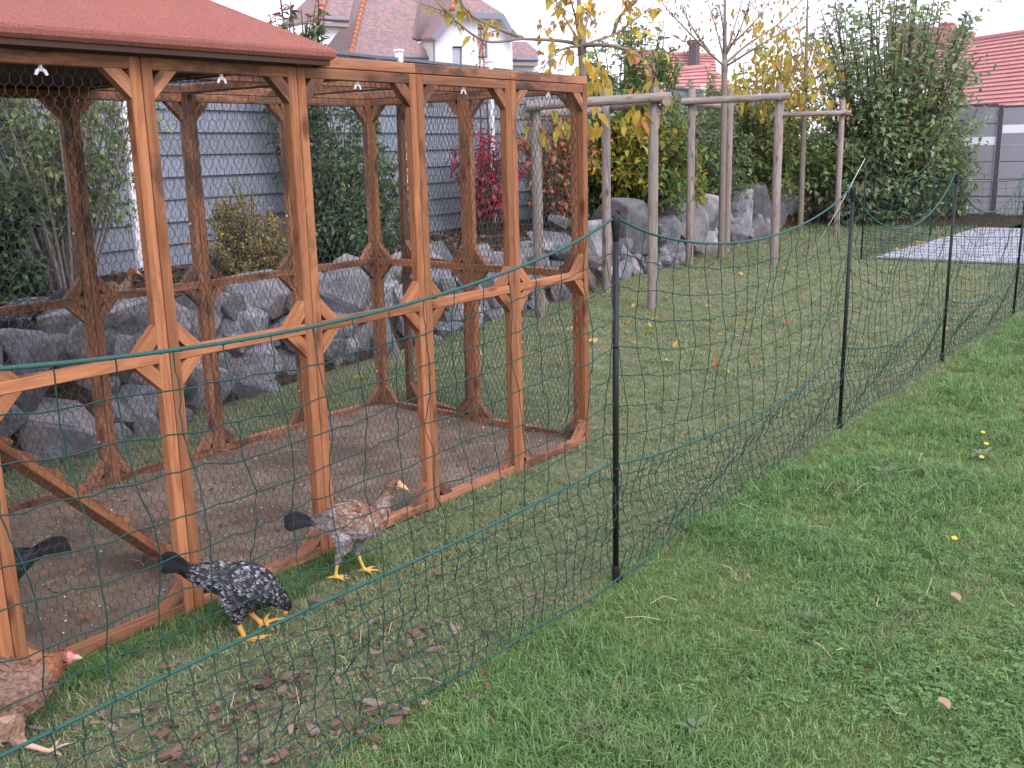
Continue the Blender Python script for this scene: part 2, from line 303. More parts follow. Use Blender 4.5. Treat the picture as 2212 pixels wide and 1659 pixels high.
bed=obj('planting_bed',mesh('planting_bed',np.stack([X,Y,Z],-1).reshape(-1,3),Fq,mul,True)); tag(bed,'raised bed of dark bark mulch between boulders and grey fence',kind='structure')
# loose mulch chips on the bed, too many to count
def chip_shape(rng,l,w,th):
    k=7; an=np.sort(rng.uniform(0,2*np.pi,k)); r=rng.uniform(.7,1.1,k)
    top=np.stack([np.cos(an)*r*l/2,np.sin(an)*r*w/2,np.full(k,th)+rng.uniform(-.3,.3,k)*th],1); bot=top*np.array([.9,.9,0])
    V=np.concatenate([top,bot,[[0,0,th*1.25]]]); F=[(i,(i+1)%k,2*k) for i in range(k)]+[((i+1)%k,i,k+i,k+(i+1)%k) for i in range(k)]
    return V,F
N=9000; x=RNG.uniform(-1,21,N); dd=RNG.uniform(.35,2.6,N); y=2.32+.158*x+dd; ok=y<5.1+.113*x; x,y=x[ok],y[ok]; z=bedz(x,y)+.012; N=len(x)
A=RNG.uniform(0,2*np.pi,N); l=RNG.uniform(.02,.05,N); w=l*RNG.uniform(.35,.6,N); tz=RNG.normal(0,.35,(N,2))
e1=np.stack([np.cos(A),np.sin(A),tz[:,0]],1); e2=np.stack([-np.sin(A),np.cos(A),tz[:,1]],1); c=np.stack([x,y,z],1)
V=np.stack([c-e1*l[:,None],c+e2*w[:,None],c+e1*l[:,None],c-e2*w[:,None]],1).reshape(-1,3)
cc=np.array([.075,.045,.03])*RNG.uniform(.4,2.6,(N,1))*np.array([1,.95,.95]); o=obj('bark_mulch',mesh('bark_mulch',V,np.arange(4*N).reshape(-1,4),M['feather'],col=np.repeat(cc,4,0))); tag(o,'loose brown bark mulch strewn over the raised bed',kind='stuff')

# grey paved terrace: slabs on a bed, each slab a piece
t=NT('grey_slab'); v=t.coord('Object',rand=True); f=t.noise(v,60,4,.7); oi=t.new('ShaderNodeObjectInfo'); mr=t.new('ShaderNodeMapRange'); mr.inputs['To Min'].default_value=.88; mr.inputs['To Max'].default_value=1.1; t.link(oi.outputs['Random'],mr.inputs[0])
hv=t.new('ShaderNodeHueSaturation'); t.link(mr.outputs[0],hv.inputs['Value']); t.link(t.ramp(f,[(.3,(.24,.25,.29)),(.7,(.33,.34,.385))]),hv.inputs['Color']); t.bump(f,.2,.004); slabm=t.fin(hv.outputs[0],.8,.3)
base=obj('terrace',MB().box((13.02,-4.3,-.03),(19.0,1.76,.012)).mesh('terrace',plain('joint_sand',(.16,.15,.14),.95))); tag(base,'light grey paved terrace beyond the net',kind='structure')
sm=bevel_box('paving_slab',.59,.39,.02,slabm,.004)
for i in range(10):
    for j in range(15):
        obj('paving_slab',sm,base,(13.32+.6*i+(.0 if j%2 else .0),1.56-.4*j,.024+random.uniform(-.0015,.0015)),(0,0,random.uniform(-.003,.003)))
# mulch strip along the far fence
gx=np.linspace(19.1,22.25,14); gy=np.linspace(-5,5.2,40); X,Y=np.meshgrid(gx,gy,indexing='ij'); Z=.05+.05*np.sin(X*5+Y*3)*np.cos(Y*4)+RNG.normal(0,.02,X.shape)
idx=np.arange(X.size).reshape(X.shape); Fq=np.stack([idx[:-1,:-1],idx[1:,:-1],idx[1:,1:],idx[:-1,1:]],-1).reshape(-1,4)
o=obj('far_bed',mesh('far_bed',np.stack([X,Y,Z],-1).reshape(-1,3),Fq,mul,True)); tag(o,'dark mulch strip at the foot of the far grey fence',kind='structure')

# ================================================================== lapped grey board fence along the back
t=NT('grey_boards'); v=t.coord('Object',(1,6,20),rand=True); f=t.noise(v,5,6,.7); oi=t.new('ShaderNodeObjectInfo'); mr=t.new('ShaderNodeMapRange'); mr.inputs['To Min'].default_value=.9; mr.inputs['To Max'].default_value=1.1; t.link(oi.outputs['Random'],mr.inputs[0]); hv=t.new('ShaderNodeHueSaturation'); t.link(mr.outputs[0],hv.inputs['Value'])
t.link(t.ramp(f,[(.3,(.175,.20,.24)),(.7,(.225,.25,.30))]),hv.inputs['Color']); t.bump(f,.2,.004); gbm=t.fin(hv.outputs[0],.75,.3)
white=plain('white_paint',(.72,.72,.75),.5,.4,0,.05)
fdir=Vector((2.027,.226,0)); fang=math.atan2(fdir.y,fdir.x)
fence=thing('board_fence','long grey fence of lapped horizontal boards between white posts, behind the bushes','fence',(3.246,5.287,.45),fang)
board=MB(); L=2.04-.075
board.add([(0,-.012,0),(L,-.012,0),(L,.012,0),(0,.012,0),(0,.020,.225),(L,.020,.225),(L,.034,.225),(0,.034,.225)],[(0,3,2,1),(4,5,6,7),(0,1,5,4),(1,2,6,5),(2,3,7,6),(3,0,4,7)])
bme=board.mesh('fence_board',gbm); pme=bevel_box('fence_post',.075,.075,2.42,white,.004,(0,0,1.21)); cme=bevel_box('post_cap',.095,.095,.03,white,.004)
Lf=fdir.length
for i in range(-2,11):
    p=obj('post',pme,fence,(i*Lf,0,0)); obj('post_cap',cme,p,(0,0,2.435))
    if i<10:
        for k in range(11):
            obj('board',bme,fence,(i*Lf+.04,random.uniform(-.002,.002),.02+k*.207+random.uniform(-.003,.003)),(0,random.uniform(-.0012,.0012),0))
# top edge: dark capping rail
rail=bevel_box('top_rail',Lf-.08,.05,.035,plain('dark_rail',(.14,.15,.17),.7),.003)
for i in range(-2,10): obj('top_rail',rail,fence,((i+.5)*Lf,.012,2.335))

# ================================================================== boulder retaining wall
t=NT('boulder_stone'); v=t.coord('Object',rand=True); f=t.noise(v,3.5,8,.65); f2=t.noise(v,26,6,.7); f3=t.noise(v,1.1,4,.6)
vo=t.new('ShaderNodeTexVoronoi'); vo.inputs['Scale'].default_value=7; t.link(v,vo.inputs['Vector'])
col=t.ramp(f,[(.28,(.10,.103,.115)),(.47,(.19,.195,.21)),(.6,(.28,.283,.295)),(.75,(.42,.415,.41))])
col=t.mix(t.ramp(f3,[(.52,(0,0,0)),(.68,(.6,.6,.6))]),col,(.30,.25,.22)); col=t.mix(t.ramp(f2,[(.3,(.55,.55,.55)),(.6,(0,0,0))]),col,(.07,.07,.085))
oi=t.new('ShaderNodeObjectInfo'); mr=t.new('ShaderNodeMapRange'); mr.inputs['To Min'].default_value=.6; mr.inputs['To Max'].default_value=1.3; t.link(oi.outputs['Random'],mr.inputs[0]); hv=t.new('ShaderNodeHueSaturation'); t.link(mr.outputs[0],hv.inputs['Value']); t.link(col,hv.inputs['Color'])
fm_=t.noise(v,5,5,.7); mossy=t.mix(t.ramp(fm_,[(.60,(0,0,0)),(.72,(.55,.55,.55))]),hv.outputs[0],(.10,.11,.05))
t.bump(t.mix(.5,f2,vo.outputs['Distance']),.7,.025); stone=t.fin(mossy,.88,.2)
def boulder_mesh(seed):
    rng=np.random.default_rng(seed); bm=bmesh.new()
    P=rng.normal(size=(17,3)); P/=np.linalg.norm(P,axis=1,keepdims=True); P=np.sign(P)*np.abs(P)**.72; P*=rng.uniform(.82,1.08,(17,1))
    for p in P: bm.verts.new(p*.56)
    r=bmesh.ops.convex_hull(bm,input=bm.verts[:]); bmesh.ops.delete(bm,geom=[g for g in r['geom_interior'] if isinstance(g,bmesh.types.BMVert)],context='VERTS')
    bmesh.ops.bevel(bm,geom=bm.edges[:],offset=.028,segments=1,affect='EDGES',profile=.6,clamp_overlap=True)
    bmesh.ops.triangulate(bm,faces=bm.faces[:]); bmesh.ops.subdivide_edges(bm,edges=[e for e in bm.edges if e.calc_length()>.2],cuts=1,use_grid_fill=True)
    bmesh.ops.triangulate(bm,faces=bm.faces[:])
    ph=rng.uniform(0,6,6)
    for v in bm.verts:
        c=v.co; v.co=c*(1+.03*math.sin(7*c.x+ph[0]+3*c.z)+.03*math.sin(8*c.y+ph[1]+4*c.x)+.02*math.sin(9*c.z+ph[2]+5*c.y)+rng.normal(0,.010))
    bmesh.ops.recalc_face_normals(bm,faces=bm.faces[:])
    me=bpy.data.meshes.new('boulder'); bm.to_mesh(me); bm.free(); me.materials.append(stone)
    me.polygons.foreach_set('use_smooth',np.ones(len(me.polygons),bool)); me.set_sharp_from_angle(angle=R(20)); return me
wall=thing('boulder_wall','low dry wall of rough grey boulders holding up the planting bed','stone wall',(0,2.3,0))
BM=[boulder_mesh(100+i) for i in range(14)]
for i,(x,y,z,w,h) in enumerate(BOULDERS):
    rd=random.Random(i); k=1.34
    obj('boulder',BM[i%14],wall,(x,y-2.3+.10*w,z),(rd.uniform(-.3,.3),rd.uniform(-.25,.25),rd.uniform(-.35,.35)+(rd.choice([0,math.pi]))),tuple(q*(k if x<8 else 1.52) for q in (w,(w+h)/2,h)))
# second course behind, filling the gaps
for i in range(96):
    rd=random.Random(500+i); x=-.9+(i*.36 if i<64 else (i-64)*.26+.1); z=rd.choice([.08,.34,.50]) if i<64 else rd.choice([.05,.30,.60]); w=rd.uniform(.34,.55); y=2.36+.158*x+.38*z
    obj('boulder',BM[(i*5)%14],wall,(x,y-2.3+.16,z),(rd.uniform(-.4,.4),rd.uniform(-.4,.4),rd.uniform(0,6)),(w,w*.8,w*.75))

# small stones wedged between the boulders
for i in range(80):
    rd=random.Random(900+i); x=rd.uniform(-.6,11.); z=rd.uniform(-.02,.62); w=rd.uniform(.12,.24); y=2.26+.158*x+.38*z
    obj('wedge_stone',BM[(i*3)%14],wall,(x,y-2.3,z),(rd.uniform(0,6),rd.uniform(0,6),rd.uniform(0,6)),(w*1.2,w,w))

# ================================================================== chicken run
run=thing('chicken_run','timber chicken run of hexagonal wire panels with a red felt hip roof','chicken run',(0,0,0))
W=.042
def stick(name,L,w=W,d=W,mat='cedar'): return bevel_box(name,L,d,w,M[mat],.003,(L/2,0,0))
ST=[stick('stile',HH),stick('stile',HH,mat='cedar_worn')]
def brace_mesh(mat):
    poly=[(.0,.030),(.0,.096),(.096,0),(.030,0)]; q=[((px-pz)/math.sqrt(2),(px+pz)/math.sqrt(2)) for px,pz in poly]
    return MB().prism([(a,-.019,b) for a,b in q],(0,.038,0)).mesh('brace',M[mat])
BR=[brace_mesh('cedar'),brace_mesh('cedar_worn')]
def hexwire(w,h,p=.034,r=.00105):
    ph=p*1.0; A=[];B=[];rr=[]
    rows=int(h/ph)+1; cols=int(w/p)+1; half=p/2; st=ph*.30   # zigzag rise per half pitch
    for i in range(rows):
        z0=i*ph; off=(i%2)*half
        for j in range(cols+1):
            x=j*p+off
            z1=z0+ph*.62
            if 0<=x<=w and z1<=h:
                A.append((x,0,z0));B.append((x,0,z1));rr.append(r*1.5)
                for s in (-1,1):
                    xe=x+s*half
                    if 0<=xe<=w and z0+ph<=h: A.append((x,0,z1));B.append((xe,0,z0+ph));rr.append(r)
    A=np.array(A);B=np.array(B); jit=lambda P: P+np.stack([.0016*np.sin(P[:,2]*41+P[:,0]*13),.002*np.sin(P[:,0]*17+P[:,2]*9),.0012*np.sin(P[:,0]*57)],1)
    return segs_mesh(jit(A),jit(B),np.array(rr),3)
def wire_me(w,h):
    V,F=hexwire(w,h); return mesh('wire_netting',V,F,M['wire'])
bolt=MB(); bolt.tube([(0,0,0),(0,-.006,0)],[.009,.006],8); bolt.tube([(0,-.001,0),(0,.05,0)],.004,6); bolt=bolt.mesh('bolt',M['galv'],True)
wn_=MB(); wn_.tube([(0,0,.004),(0,0,-.016)],[.008,.006],8)
for s in (-1,1): wn_.prism([(s*.004,-.0015,-.002),(s*.02,-.0015,-.012),(s*.026,-.0015,-.026),(s*.016,-.0015,-.028),(s*.006,-.0015,-.014)],(0,.003,0))
wingnut=wn_.mesh('wing_nut',M['galv'])
def make_panel(w,h=HH,worn=0,mid=.985,nuts=True):
    """first panel of a width: hub > stiles, rails, braces, wire, fixings"""
    root=hub('wall_panel',run); rl=w-2*W; a=random.Random(int(w*1000)+worn)
    sm=lambda: ST[1] if worn else ST[0]
    obj('stile',sm(),root,(W/2,W/2,0),(0,-R(90),0)); obj('stile',sm(),root,(w-W/2,W/2,0),(0,-R(90),0))
    rm=stick('rail',rl,mat='cedar_worn' if worn else 'cedar'); rt=stick('rail',rl,mat='cedar_worn')
    for z,me_ in ((W/2+.002,rt),(mid,rm),(h-W/2,rt)): obj('rail',me_,root,(W,W/2,z))
    bw=.019+.002
    for x,z,q in ((W,h-W,1),(w-W,h-W,2),(W,mid+W/2,0),(w-W,mid+W/2,3),(W,mid-W/2,1),(w-W,mid-W/2,2),(W,W+.002,0),(w-W,W+.002,3)):
        obj('brace',BR[1 if (worn or z>1.5 or z<.2) else 0],root,(x,W/2,z),(0,R(45+90*q),0))
    obj('wire_netting',WIRE(w-.02,h-.02),root,(.01,W+.0015,.01))
    for z in (1.32,.24): obj('bolt',bolt,root,(W+.001,W*.5,z),(0,0,R(90)))
    if nuts: obj('wing_nut',wingnut,root,(w/2,W/2,h-W-.004),(0,0,random.uniform(-.5,.5)))
    return root
_w={}
def WIRE(w,h):
    k=(round(w,3),round(h,3))
    if k not in _w: _w[k]=wire_me(w,h)
    return _w[k]
def copy_tree(o,parent):
    c=o.copy(); link(c,parent)
    for ch in list(o.children): 
        d=ch.copy(); link(d,c)
    return c
pw=S-.003
front=make_panel(pw); front.location=(-2*S+.0015,0,0)
for i in range(-1,4):
    c=copy_tree(front,run); c.location=(i*S+.0015,0,0)
back0=make_panel(pw,worn=1); back0.location=(-1*S+S-.0015,D,0); back0.rotation_euler=(0,0,R(180))
for i in range(0,4):
    c=copy_tree(back0,run); c.location=((i+1)*S-.0015,D,0); c.rotation_euler=(0,0,R(180))
ew=(D-2*W)/2-.003
e0=make_panel(ew,worn=0,nuts=False); e0.location=(4*S,W+.002,0); e0.rotation_euler=(0,0,R(90))
e1=copy_tree(e0,run); e1.location=(4*S,W+.002+ew+.003,0); e1.rotation_euler=(0,0,R(90))
# second leaf standing ajar behind the end wall
door=copy_tree(back0,run); door.name='door_leaf'; door.location=(4*S+.03,.90,0); door.rotation_euler=(0,-R(1.2),R(80))
# far side of the coop end (left, outside the picture)
for yy in (W+.002,W+.005+ew):
    c=copy_tree(e0,run); c.location=(-2*S+W,yy,0); c.rotation_euler=(0,0,R(90))
# wire roof panels over the open part: frames lying on the wall tops
rp=hub('roof_panel',run,(S+.0015,0,HH+.003)); lx=stick('rail',pw,mat='cedar_worn'); ly=stick('rail',D-2*W-.002,mat='cedar_worn')
obj('rail',lx,rp,(0,W/2,W/2)); obj('rail',lx,rp,(0,D-W/2,W/2)); obj('rail',ly,rp,(W/2,W+.001,W/2),(0,0,R(90))); obj('rail',ly,rp,(pw-W/2,W+.001,W/2),(0,0,R(90)))
obj('cross_rail',stick('cross_rail',pw-2*W-.002,.03,.03,'cedar_worn'),rp,(W+.001,D/2,.018))
obj('wire_netting',WIRE(pw-.02,D-.02),rp,(.01,.01,W+.002),(-R(90),0,0))
for i in (2,3):
    c=copy_tree(rp,run); c.location=(i*S+.0015,0,HH+.003)
# felt hip roof
t=NT('red_mineral_felt'); v=t.coord('Object'); f=t.noise(v,260,3,.85); f2=t.noise(v,5,5,.6); f3=t.noise(v,90,4,.7)
col=t.ramp(f,[(.32,(.19,.062,.05)),(.5,(.35,.135,.105)),(.68,(.55,.28,.23))]); col=t.mix(t.ramp(f2,[(.35,(.35,.35,.35)),(.65,(0,0,0))]),col,(.27,.10,.08)); t.bump(t.mix(.4,f,f3),1.0,.010); felt=t.fin(col,.95,.1)
x0,x1,y0,y1=-2.15,.815,-.085,D+.085; ze=HH+.052; RZ=2.60; ax=-.10; ay=D/2
roof=MB(); low=[(x0,y0,ze),(x1,y0,ze),(x1,y1,ze),(x0,y1,ze)]
def hip(z0,inset,dz): return [(x0+inset,y0+inset,z0),(x1-inset,y0+inset,z0),(x1-inset,y1-inset,z0),(x0+inset,y1-inset,z0)]
rings=[hip(ze-.028,.014,0),hip(ze-.016,.002,0),hip(ze,.0,0),hip(ze+.010,.003,0),hip(ze+.022,.020,0)]
V=[p for r in rings for p in r]; F=[]
for k in range(4):
    for j in range(4): F.append((k*4+j,k*4+(j+1)%4,(k+1)*4+(j+1)%4,(k+1)*4+j))
b=len(V); V+= [(ax,ay,RZ),(x0+.95,ay,RZ)]; F+=[(16,17,b,b+1),(17,18,b),(18,19,b+1,b),(19,16,b+1),(3,2,1,0)]
rf=obj('roof',mesh('roof',V,F,felt),run)
dk=plain('dark_stained_board',(.06,.034,.026),.85)
fas=MB(); fas.box((x0+.02,y0+.02,HH+.004),(x1-.02,y0+.05,ze-.029)); fas.box((x0+.02,y1-.05,HH+.004),(x1-.02,y1-.02,ze-.029)); fas.box((x1-.05,y0+.051,HH+.004),(x1-.02,y1-.051,ze-.029)); obj('fascia',fas.mesh('fascia',dk),rf)
sof=bevel_box('soffit_board',x1-x0-.12,.105,.012,dk,.002)
for k in range(16): obj('soffit_board',sof,rf,((x0+x1)/2,.062+k*.106,HH+.018))
# cleated ramp
rmp=hub('ramp',run,(.197,.47,.03)); L=1.75; ang=math.atan2(.643-.0,.197+.429)
rmb=bevel_box('ramp_board',L,.24,.028,M['cedar'],.003,(-L/2,0,0)); obj('ramp_board',rmb,rmp,(0,.02,0),(0,ang,0))
cl=bevel_box('cleat',.026,.24,.022,M['cedar'],.003)
for k in range(14):
    d=.10+k*.118; obj('cleat',cl,rmp,(-d*math.cos(ang)+.025*math.sin(ang),.02,d*math.sin(ang)+.025*math.cos(ang)),(0,ang,0))
# raised nest house at the coop end (left of the picture)
nb_=MB(); nb_.box((-1.34,.10,.98),(-1.0,D-.1,1.02)); obj('nest_floor',nb_.mesh('nest_floor',M['cedar_worn']),run)
pl=bevel_box('wall_plank',.018,D-.3,.098,M['cedar'],.003)
for k in range(9): obj('wall_plank',pl,run,(-1.0,D/2,1.08+k*.1))

# ================================================================== grey screen fence at the far end
scr=plain('grey_composite',(.24,.24,.27),.6,.3,0,.08,5); anth=plain('anthracite_metal',(.045,.05,.065),.5,.4); frost=plain('pale_strip',(.66,.70,.76),.4,.4,0,.04)
sf=thing('screen_fence','grey screen fence with anthracite posts and a white strip at the garden end','fence',(22.45,2.30,.04),R(90)+math.atan2(.25,.93)-0.0)
spm=bevel_box('screen_post',.10,.10,2.36,anth,.006,(0,0,1.18)); bw=2.2
for i in range(-3,2): obj('post',spm,sf,(i*bw,0,0))
def slab(name,h,mat,inset=.0): return bevel_box(name,bw-.115,.022-inset,h,mat,.002)
b38=slab('board',.345,scr); rl_=slab('joint_rail',.026,anth,.012); top_=bevel_box('top_rail',bw-.11,.05,.06,anth,.004); up1=slab('board',.27,scr); stp=slab('light_strip',.17,frost); b24=slab('board',.24,scr)
for i in range(-3,1):
    xc=(i+.5)*bw
    if i>=0: lay=[(b38,.345),(rl_,.026),(b38,.345),(rl_,.026),(b38,.345),(rl_,.026),(b38,.345),(stp,.17),(up1,.27),(rl_,.012),(b38,.345)]
    else: lay=[(b38,.345),(rl_,.026),(b38,.345),(rl_,.026),(b38,.345),(rl_,.026),(b38,.345),(b24,.24),(stp,.17),(b38,.345)]
    z=.04
    for me_,h in lay:
        nm=me_.name.split('.')[0]
        obj(nm,me_,sf,(xc,0,z+h/2)); z+=h+.003
    obj('top_rail',top_,sf,(xc,0,z+.032))
# ================================================================== green poultry netting on black posts
N1=(1.122,-1.171);N2=(3.778,-1.095);N3=(6.045,-1.069);N4=(8.515,-1.056);N0=(-1.95,-1.17);N4b=(10.9,-1.05);N7=(12.9,-1.1);N5=(12.778,1.88);N6=(16.66,2.0)
NH=1.44
def net_post(name,xy,label,h=NH,lean=(0,0)):
    p=thing(name,label,'fence post',(xy[0],xy[1],0),0,'black posts of the green netting'); p.rotation_euler=(lean[0],lean[1],0)
    mb=MB(); mb.tube([(0,0,.0),(0,0,h-.06)],.0118,10); obj('pole',mb.mesh('pole',M['black'],True),p)
    mb=MB(); mb.tube([(0,0,h-.13),(0,0,h-.07),(0,0,h-.035),(0,0,h-.012),(0,0,h)],[.0105,.013,.017,.0175,.010],10); mb.tube([(.012,0,h-.02),(.024,0,h-.012),(.024,0,h+.006),(.010,0,h+.012)],.004,6); obj('head_clip',mb.mesh('head_clip',M['black'],True),p)
    mb=MB(); mb.tube([(0,0,-.04),(0,0,.06),(0,0,.075)],[.014,.0145,.011],10); mb.box((-.006,-.012,0),(.034,.012,.022)); obj('foot',mb.mesh('foot',M['black']),p)
    for z in (.47,.95): 
        mb=MB(); mb.tube([(0,0,z-.006),(0,0,z+.006)],.0125,8); obj('clip_ring',mb.mesh('clip_ring',M['black'],True),p)
    return p
for nm,xy,lb,h,ln in ((0,N1,'nearest black netting post, standing alone right of the chicken run',NH,(.004,-.006)),
   (0,N2,'second black netting post, halfway along the net beside the green lawn',NH,(0,.022)),
   (0,N3,'third black netting post along the net, in front of the paved terrace',NH+.01,(.0,.03)),
   (0,N4,'black netting post at the right edge, near the terrace',1.40,(.01,.02)),
   (0,N5,'far black corner post held by the pale guy line',1.5,(0,0)),
   (0,N6,'thin far black netting post before the big hedge shrub',1.52,(0,.01))):
    net_post('netting_post',xy,lb,h,ln)
net=thing('poultry_netting','green knotted poultry netting sagging between the black posts','netting',(0,0,0))
def rope(pts,r,name):
    P=smooth_path(pts,5); mb=MB(); mb.tube(P,r,7); 
    # hanging twist wrap so that the cord reads as laid strands
    Q=[]; T=len(P)
    for i in range(T*3):
        f=i/3; k=min(int(f),T-2); q=P[k].lerp(P[k+1],f-k); a=i*1.9; Q.append(q+Vector((0,math.sin(a),math.cos(a)))*r*.75)
    mb.tube(Q,r*.5,4); obj(name,mb.mesh(name,M['rope'],True),net)
def span(a,b,sag,msag,h=NH,h2=None,cols=19,zmid=.49,seed=0,coarse=True,skew=0.):
    rg=np.random.default_rng(900+seed); a=Vector((*a,0));b=Vector((*b,0)); h2=h2 or h
    n=(b-a).normalized().cross(Vector((0,0,1)))
    w=lambda s: 4*s*(1-s)
    def zt(s): return (h-.012)*(1-s)+(h2-.012)*s-sag*w(s)**.85
    def zm(s): return zmid-msag*w(s)
    rope([tuple(a.lerp(b,s)+Vector((0,0,zt(s)))) for s in np.linspace(0,1,13)],.0052,'top_rope')
    rope([tuple(a.lerp(b,s)+n*(.012*math.sin(s*9+seed))+Vector((0,0,zm(s)))) for s in np.linspace(0,1,13)],.0048,'middle_rope')
    bt=[tuple(a.lerp(b,s)+n*(.02*math.sin(s*7+seed))+Vector((0,0,.022+.008*math.sin(s*31+seed)))) for s in np.linspace(0,1,17)]
    rope(bt,.0034,'bottom_rope')
    A=[];B=[];K=[]
    def grid(nc,nr,z_hi,z_lo,tail):
        P=np.zeros((nc,nr+1,3))
        for i in range(nc):
            s=(i+.5)/nc; 
            for j in range(nr+1):
                f=j/nr; ss=s+(skew*f*w(s)*.02)
                p=a.lerp(b,ss); z=z_hi(s)*(1-f)+z_lo(s)*f
                e=math.sin(math.pi*f)
                p=p+n*(.03*e*math.sin(s*11+j*.7+seed)+rg.normal(0,.006))
                t=(b-a).normalized()*(rg.normal(0,.004)+.006*math.sin(j*1.3+s*5))
                if j in (0,nr): t*=.3
                P[i,j]=(p.x+t.x,p.y+t.y,z+rg.normal(0,.004)*(0<j<nr))
        def run_(Q,amp):
            for k in range(len(Q)-1):
                p,q=Q[k],Q[k+1]; c=(p+q)/2+rg.normal(0,amp,3); o=rg.normal(0,amp*.8,3)
                pts=[p,p*.72+q*.28+o,c,p*.28+q*.72-o*.6,q]
                for m in range(4): A.append(pts[m]);B.append(pts[m+1])
        for i in range(nc): run_(P[i],.0024)
        for j in range(1,nr): 
            row=P[:,j]; ends=[np.array(a.lerp(b,-.003)+Vector((0,0,row[0,2]+.01))),*row,np.array(b+Vector((0,0,row[-1,2]+.01)))]; run_(ends,.0035)
        K.extend(P[:,1:nr].reshape(-1,3))
    grid(cols,8,zt,zm,0)
    m0=len(A); grid(cols*2,9,zm,lambda s:.022,0)
    V,F=segs_mesh(A,B,.0020,4)
    K=np.array(K); ov=np.array([(1,0,0),(-1,0,0),(0,1,0),(0,-1,0),(0,0,1.3),(0,0,-1.3)])*.0042; of=np.array([(0,2,4),(2,1,4),(1,3,4),(3,0,4),(2,0,5),(1,2,5),(3,1,5),(0,3,5)])
    KV=(K[:,None]+ov[None]).reshape(-1,3); KF=(np.arange(len(K))[:,None,None]*6+of[None]).reshape(-1,3)
    o=obj('net_mesh',mesh('net_mesh',V,F,M['twine']),net); tag(obj('knots',mesh('knots',KV,KF,M['twine']),net),kind='stuff')
span(N0,N1,.185,.01,NH,NH,22,.495,1,skew=1)
span(N1,N2,.19,.115,NH,NH,19,.49,2)
span(N2,N3,.32,.14,NH,NH+.01,17,.50,3)
span(N3,N4,.34,.16,NH+.01,1.40,18,.50,4)
span(N4,N4b,.26,.14,1.40,NH,17,.50,5)
span(N4b,N7,.2,.1,NH,NH,15,.5,6)
span(N7,N5,.34,.12,NH,1.5,20,.5,7)
span(N5,N6,.42,.18,1.5,1.52,26,.5,8)
g=MB(); g.tube([(12.778,1.88,1.49),(12.62,2.21,.72),(12.47,2.54,.03)],.005,6); g.tube([(12.48,2.53,.05),(12.40,2.50,.06),(12.36,2.55,.01)],.003,5)
o=obj('guy_line',g.mesh('guy_line',plain('pale_cord',(.62,.60,.55),.7),True)); tag(o,'pale guy line slanting from the far corner post to the lawn','guy line')

# ================================================================== tree stakes: round posts with half-log rails
def log(p,q,r,name,parent,mat='stake',n=14,taper=.97):
    p=Vector(p);q=Vector(q); mb=MB(); L=(q-p).length; ax=(q-p).normalized()
    V,F=tube([(0,0,0),(.0+.012,0,0),(L*.5,0,0),(L-.012,0,0),(L,0,0)],[r*.93,r,r*.985,r*taper,r*taper*.93],n,True)
    me=mesh(name,V,F,M[mat],True); me.set_sharp_from_angle(angle=R(50)); me.materials.append(M['stake_end'])
    for f in me.polygons:
        if len(f.vertices)>4: f.material_index=1
    o=obj(name,me,parent,p); o.rotation_euler=ax.to_track_quat('X','Z').to_euler(); return o
def stake_set(name,label,posts,rails,h,r=.052):
    c=Vector((sum(p[0] for p in posts)/len(posts),sum(p[1] for p in posts)/len(posts),0)); t=thing(name,label,'tree stakes',c,0,'tree stake frames')
    for (x,y,hh) in posts: log((x-c.x,y-c.y,-.05),(x-c.x+random.uniform(-.015,.015),y-c.y,hh),r,'post',t)
    for (a,b,z,za) in rails:
        A=Vector(posts[a][:2]+(0,))-c; B=Vector(posts[b][:2]+(0,))-c; d=(B-A).normalized(); side=d.cross(Vector((0,0,1)))*(r*1.55)
        if (A+B).dot(side)>0 and False: side=-side
        A=A+side; B=B+side
        log((A-d*.14)+Vector((0,0,z)),(B+d*.14)+Vector((0,0,za)),r*.92,'rail',t)
        nl=MB()
        for q in (A,B): nl.tube([tuple(q+side*.55+Vector((0,0,z))),tuple(q+side*.7+Vector((0,0,z)))],.006,6)
        obj('nail',nl.mesh('nail',M['galv']),t)
    return t
stake_set('tree_stakes','nearest stake frame of three grey posts with round rails, right of the run',[(6.217,2.906,2.16),(8.205,3.357,2.35),(7.276,2.201,2.30)],[(0,2,2.09,2.17),(1,0,2.10,2.02),(2,1,2.12,2.14)],2.3,.053)
stake_set('tree_stakes','middle stake frame of three grey posts round the bare ascending tree',[(11.07,3.771,2.45),(13.092,4.173,2.52),(11.581,2.709,2.47)],[(0,2,2.28,2.31),(1,0,2.28,2.28)],2.4,.055)
stake_set('tree_stakes','farthest stake frame beside the yellow-leaved tree',[(15.95,4.55,2.42),(16.527,3.637,2.42)],[(0,1,2.20,2.20)],2.4,.052)
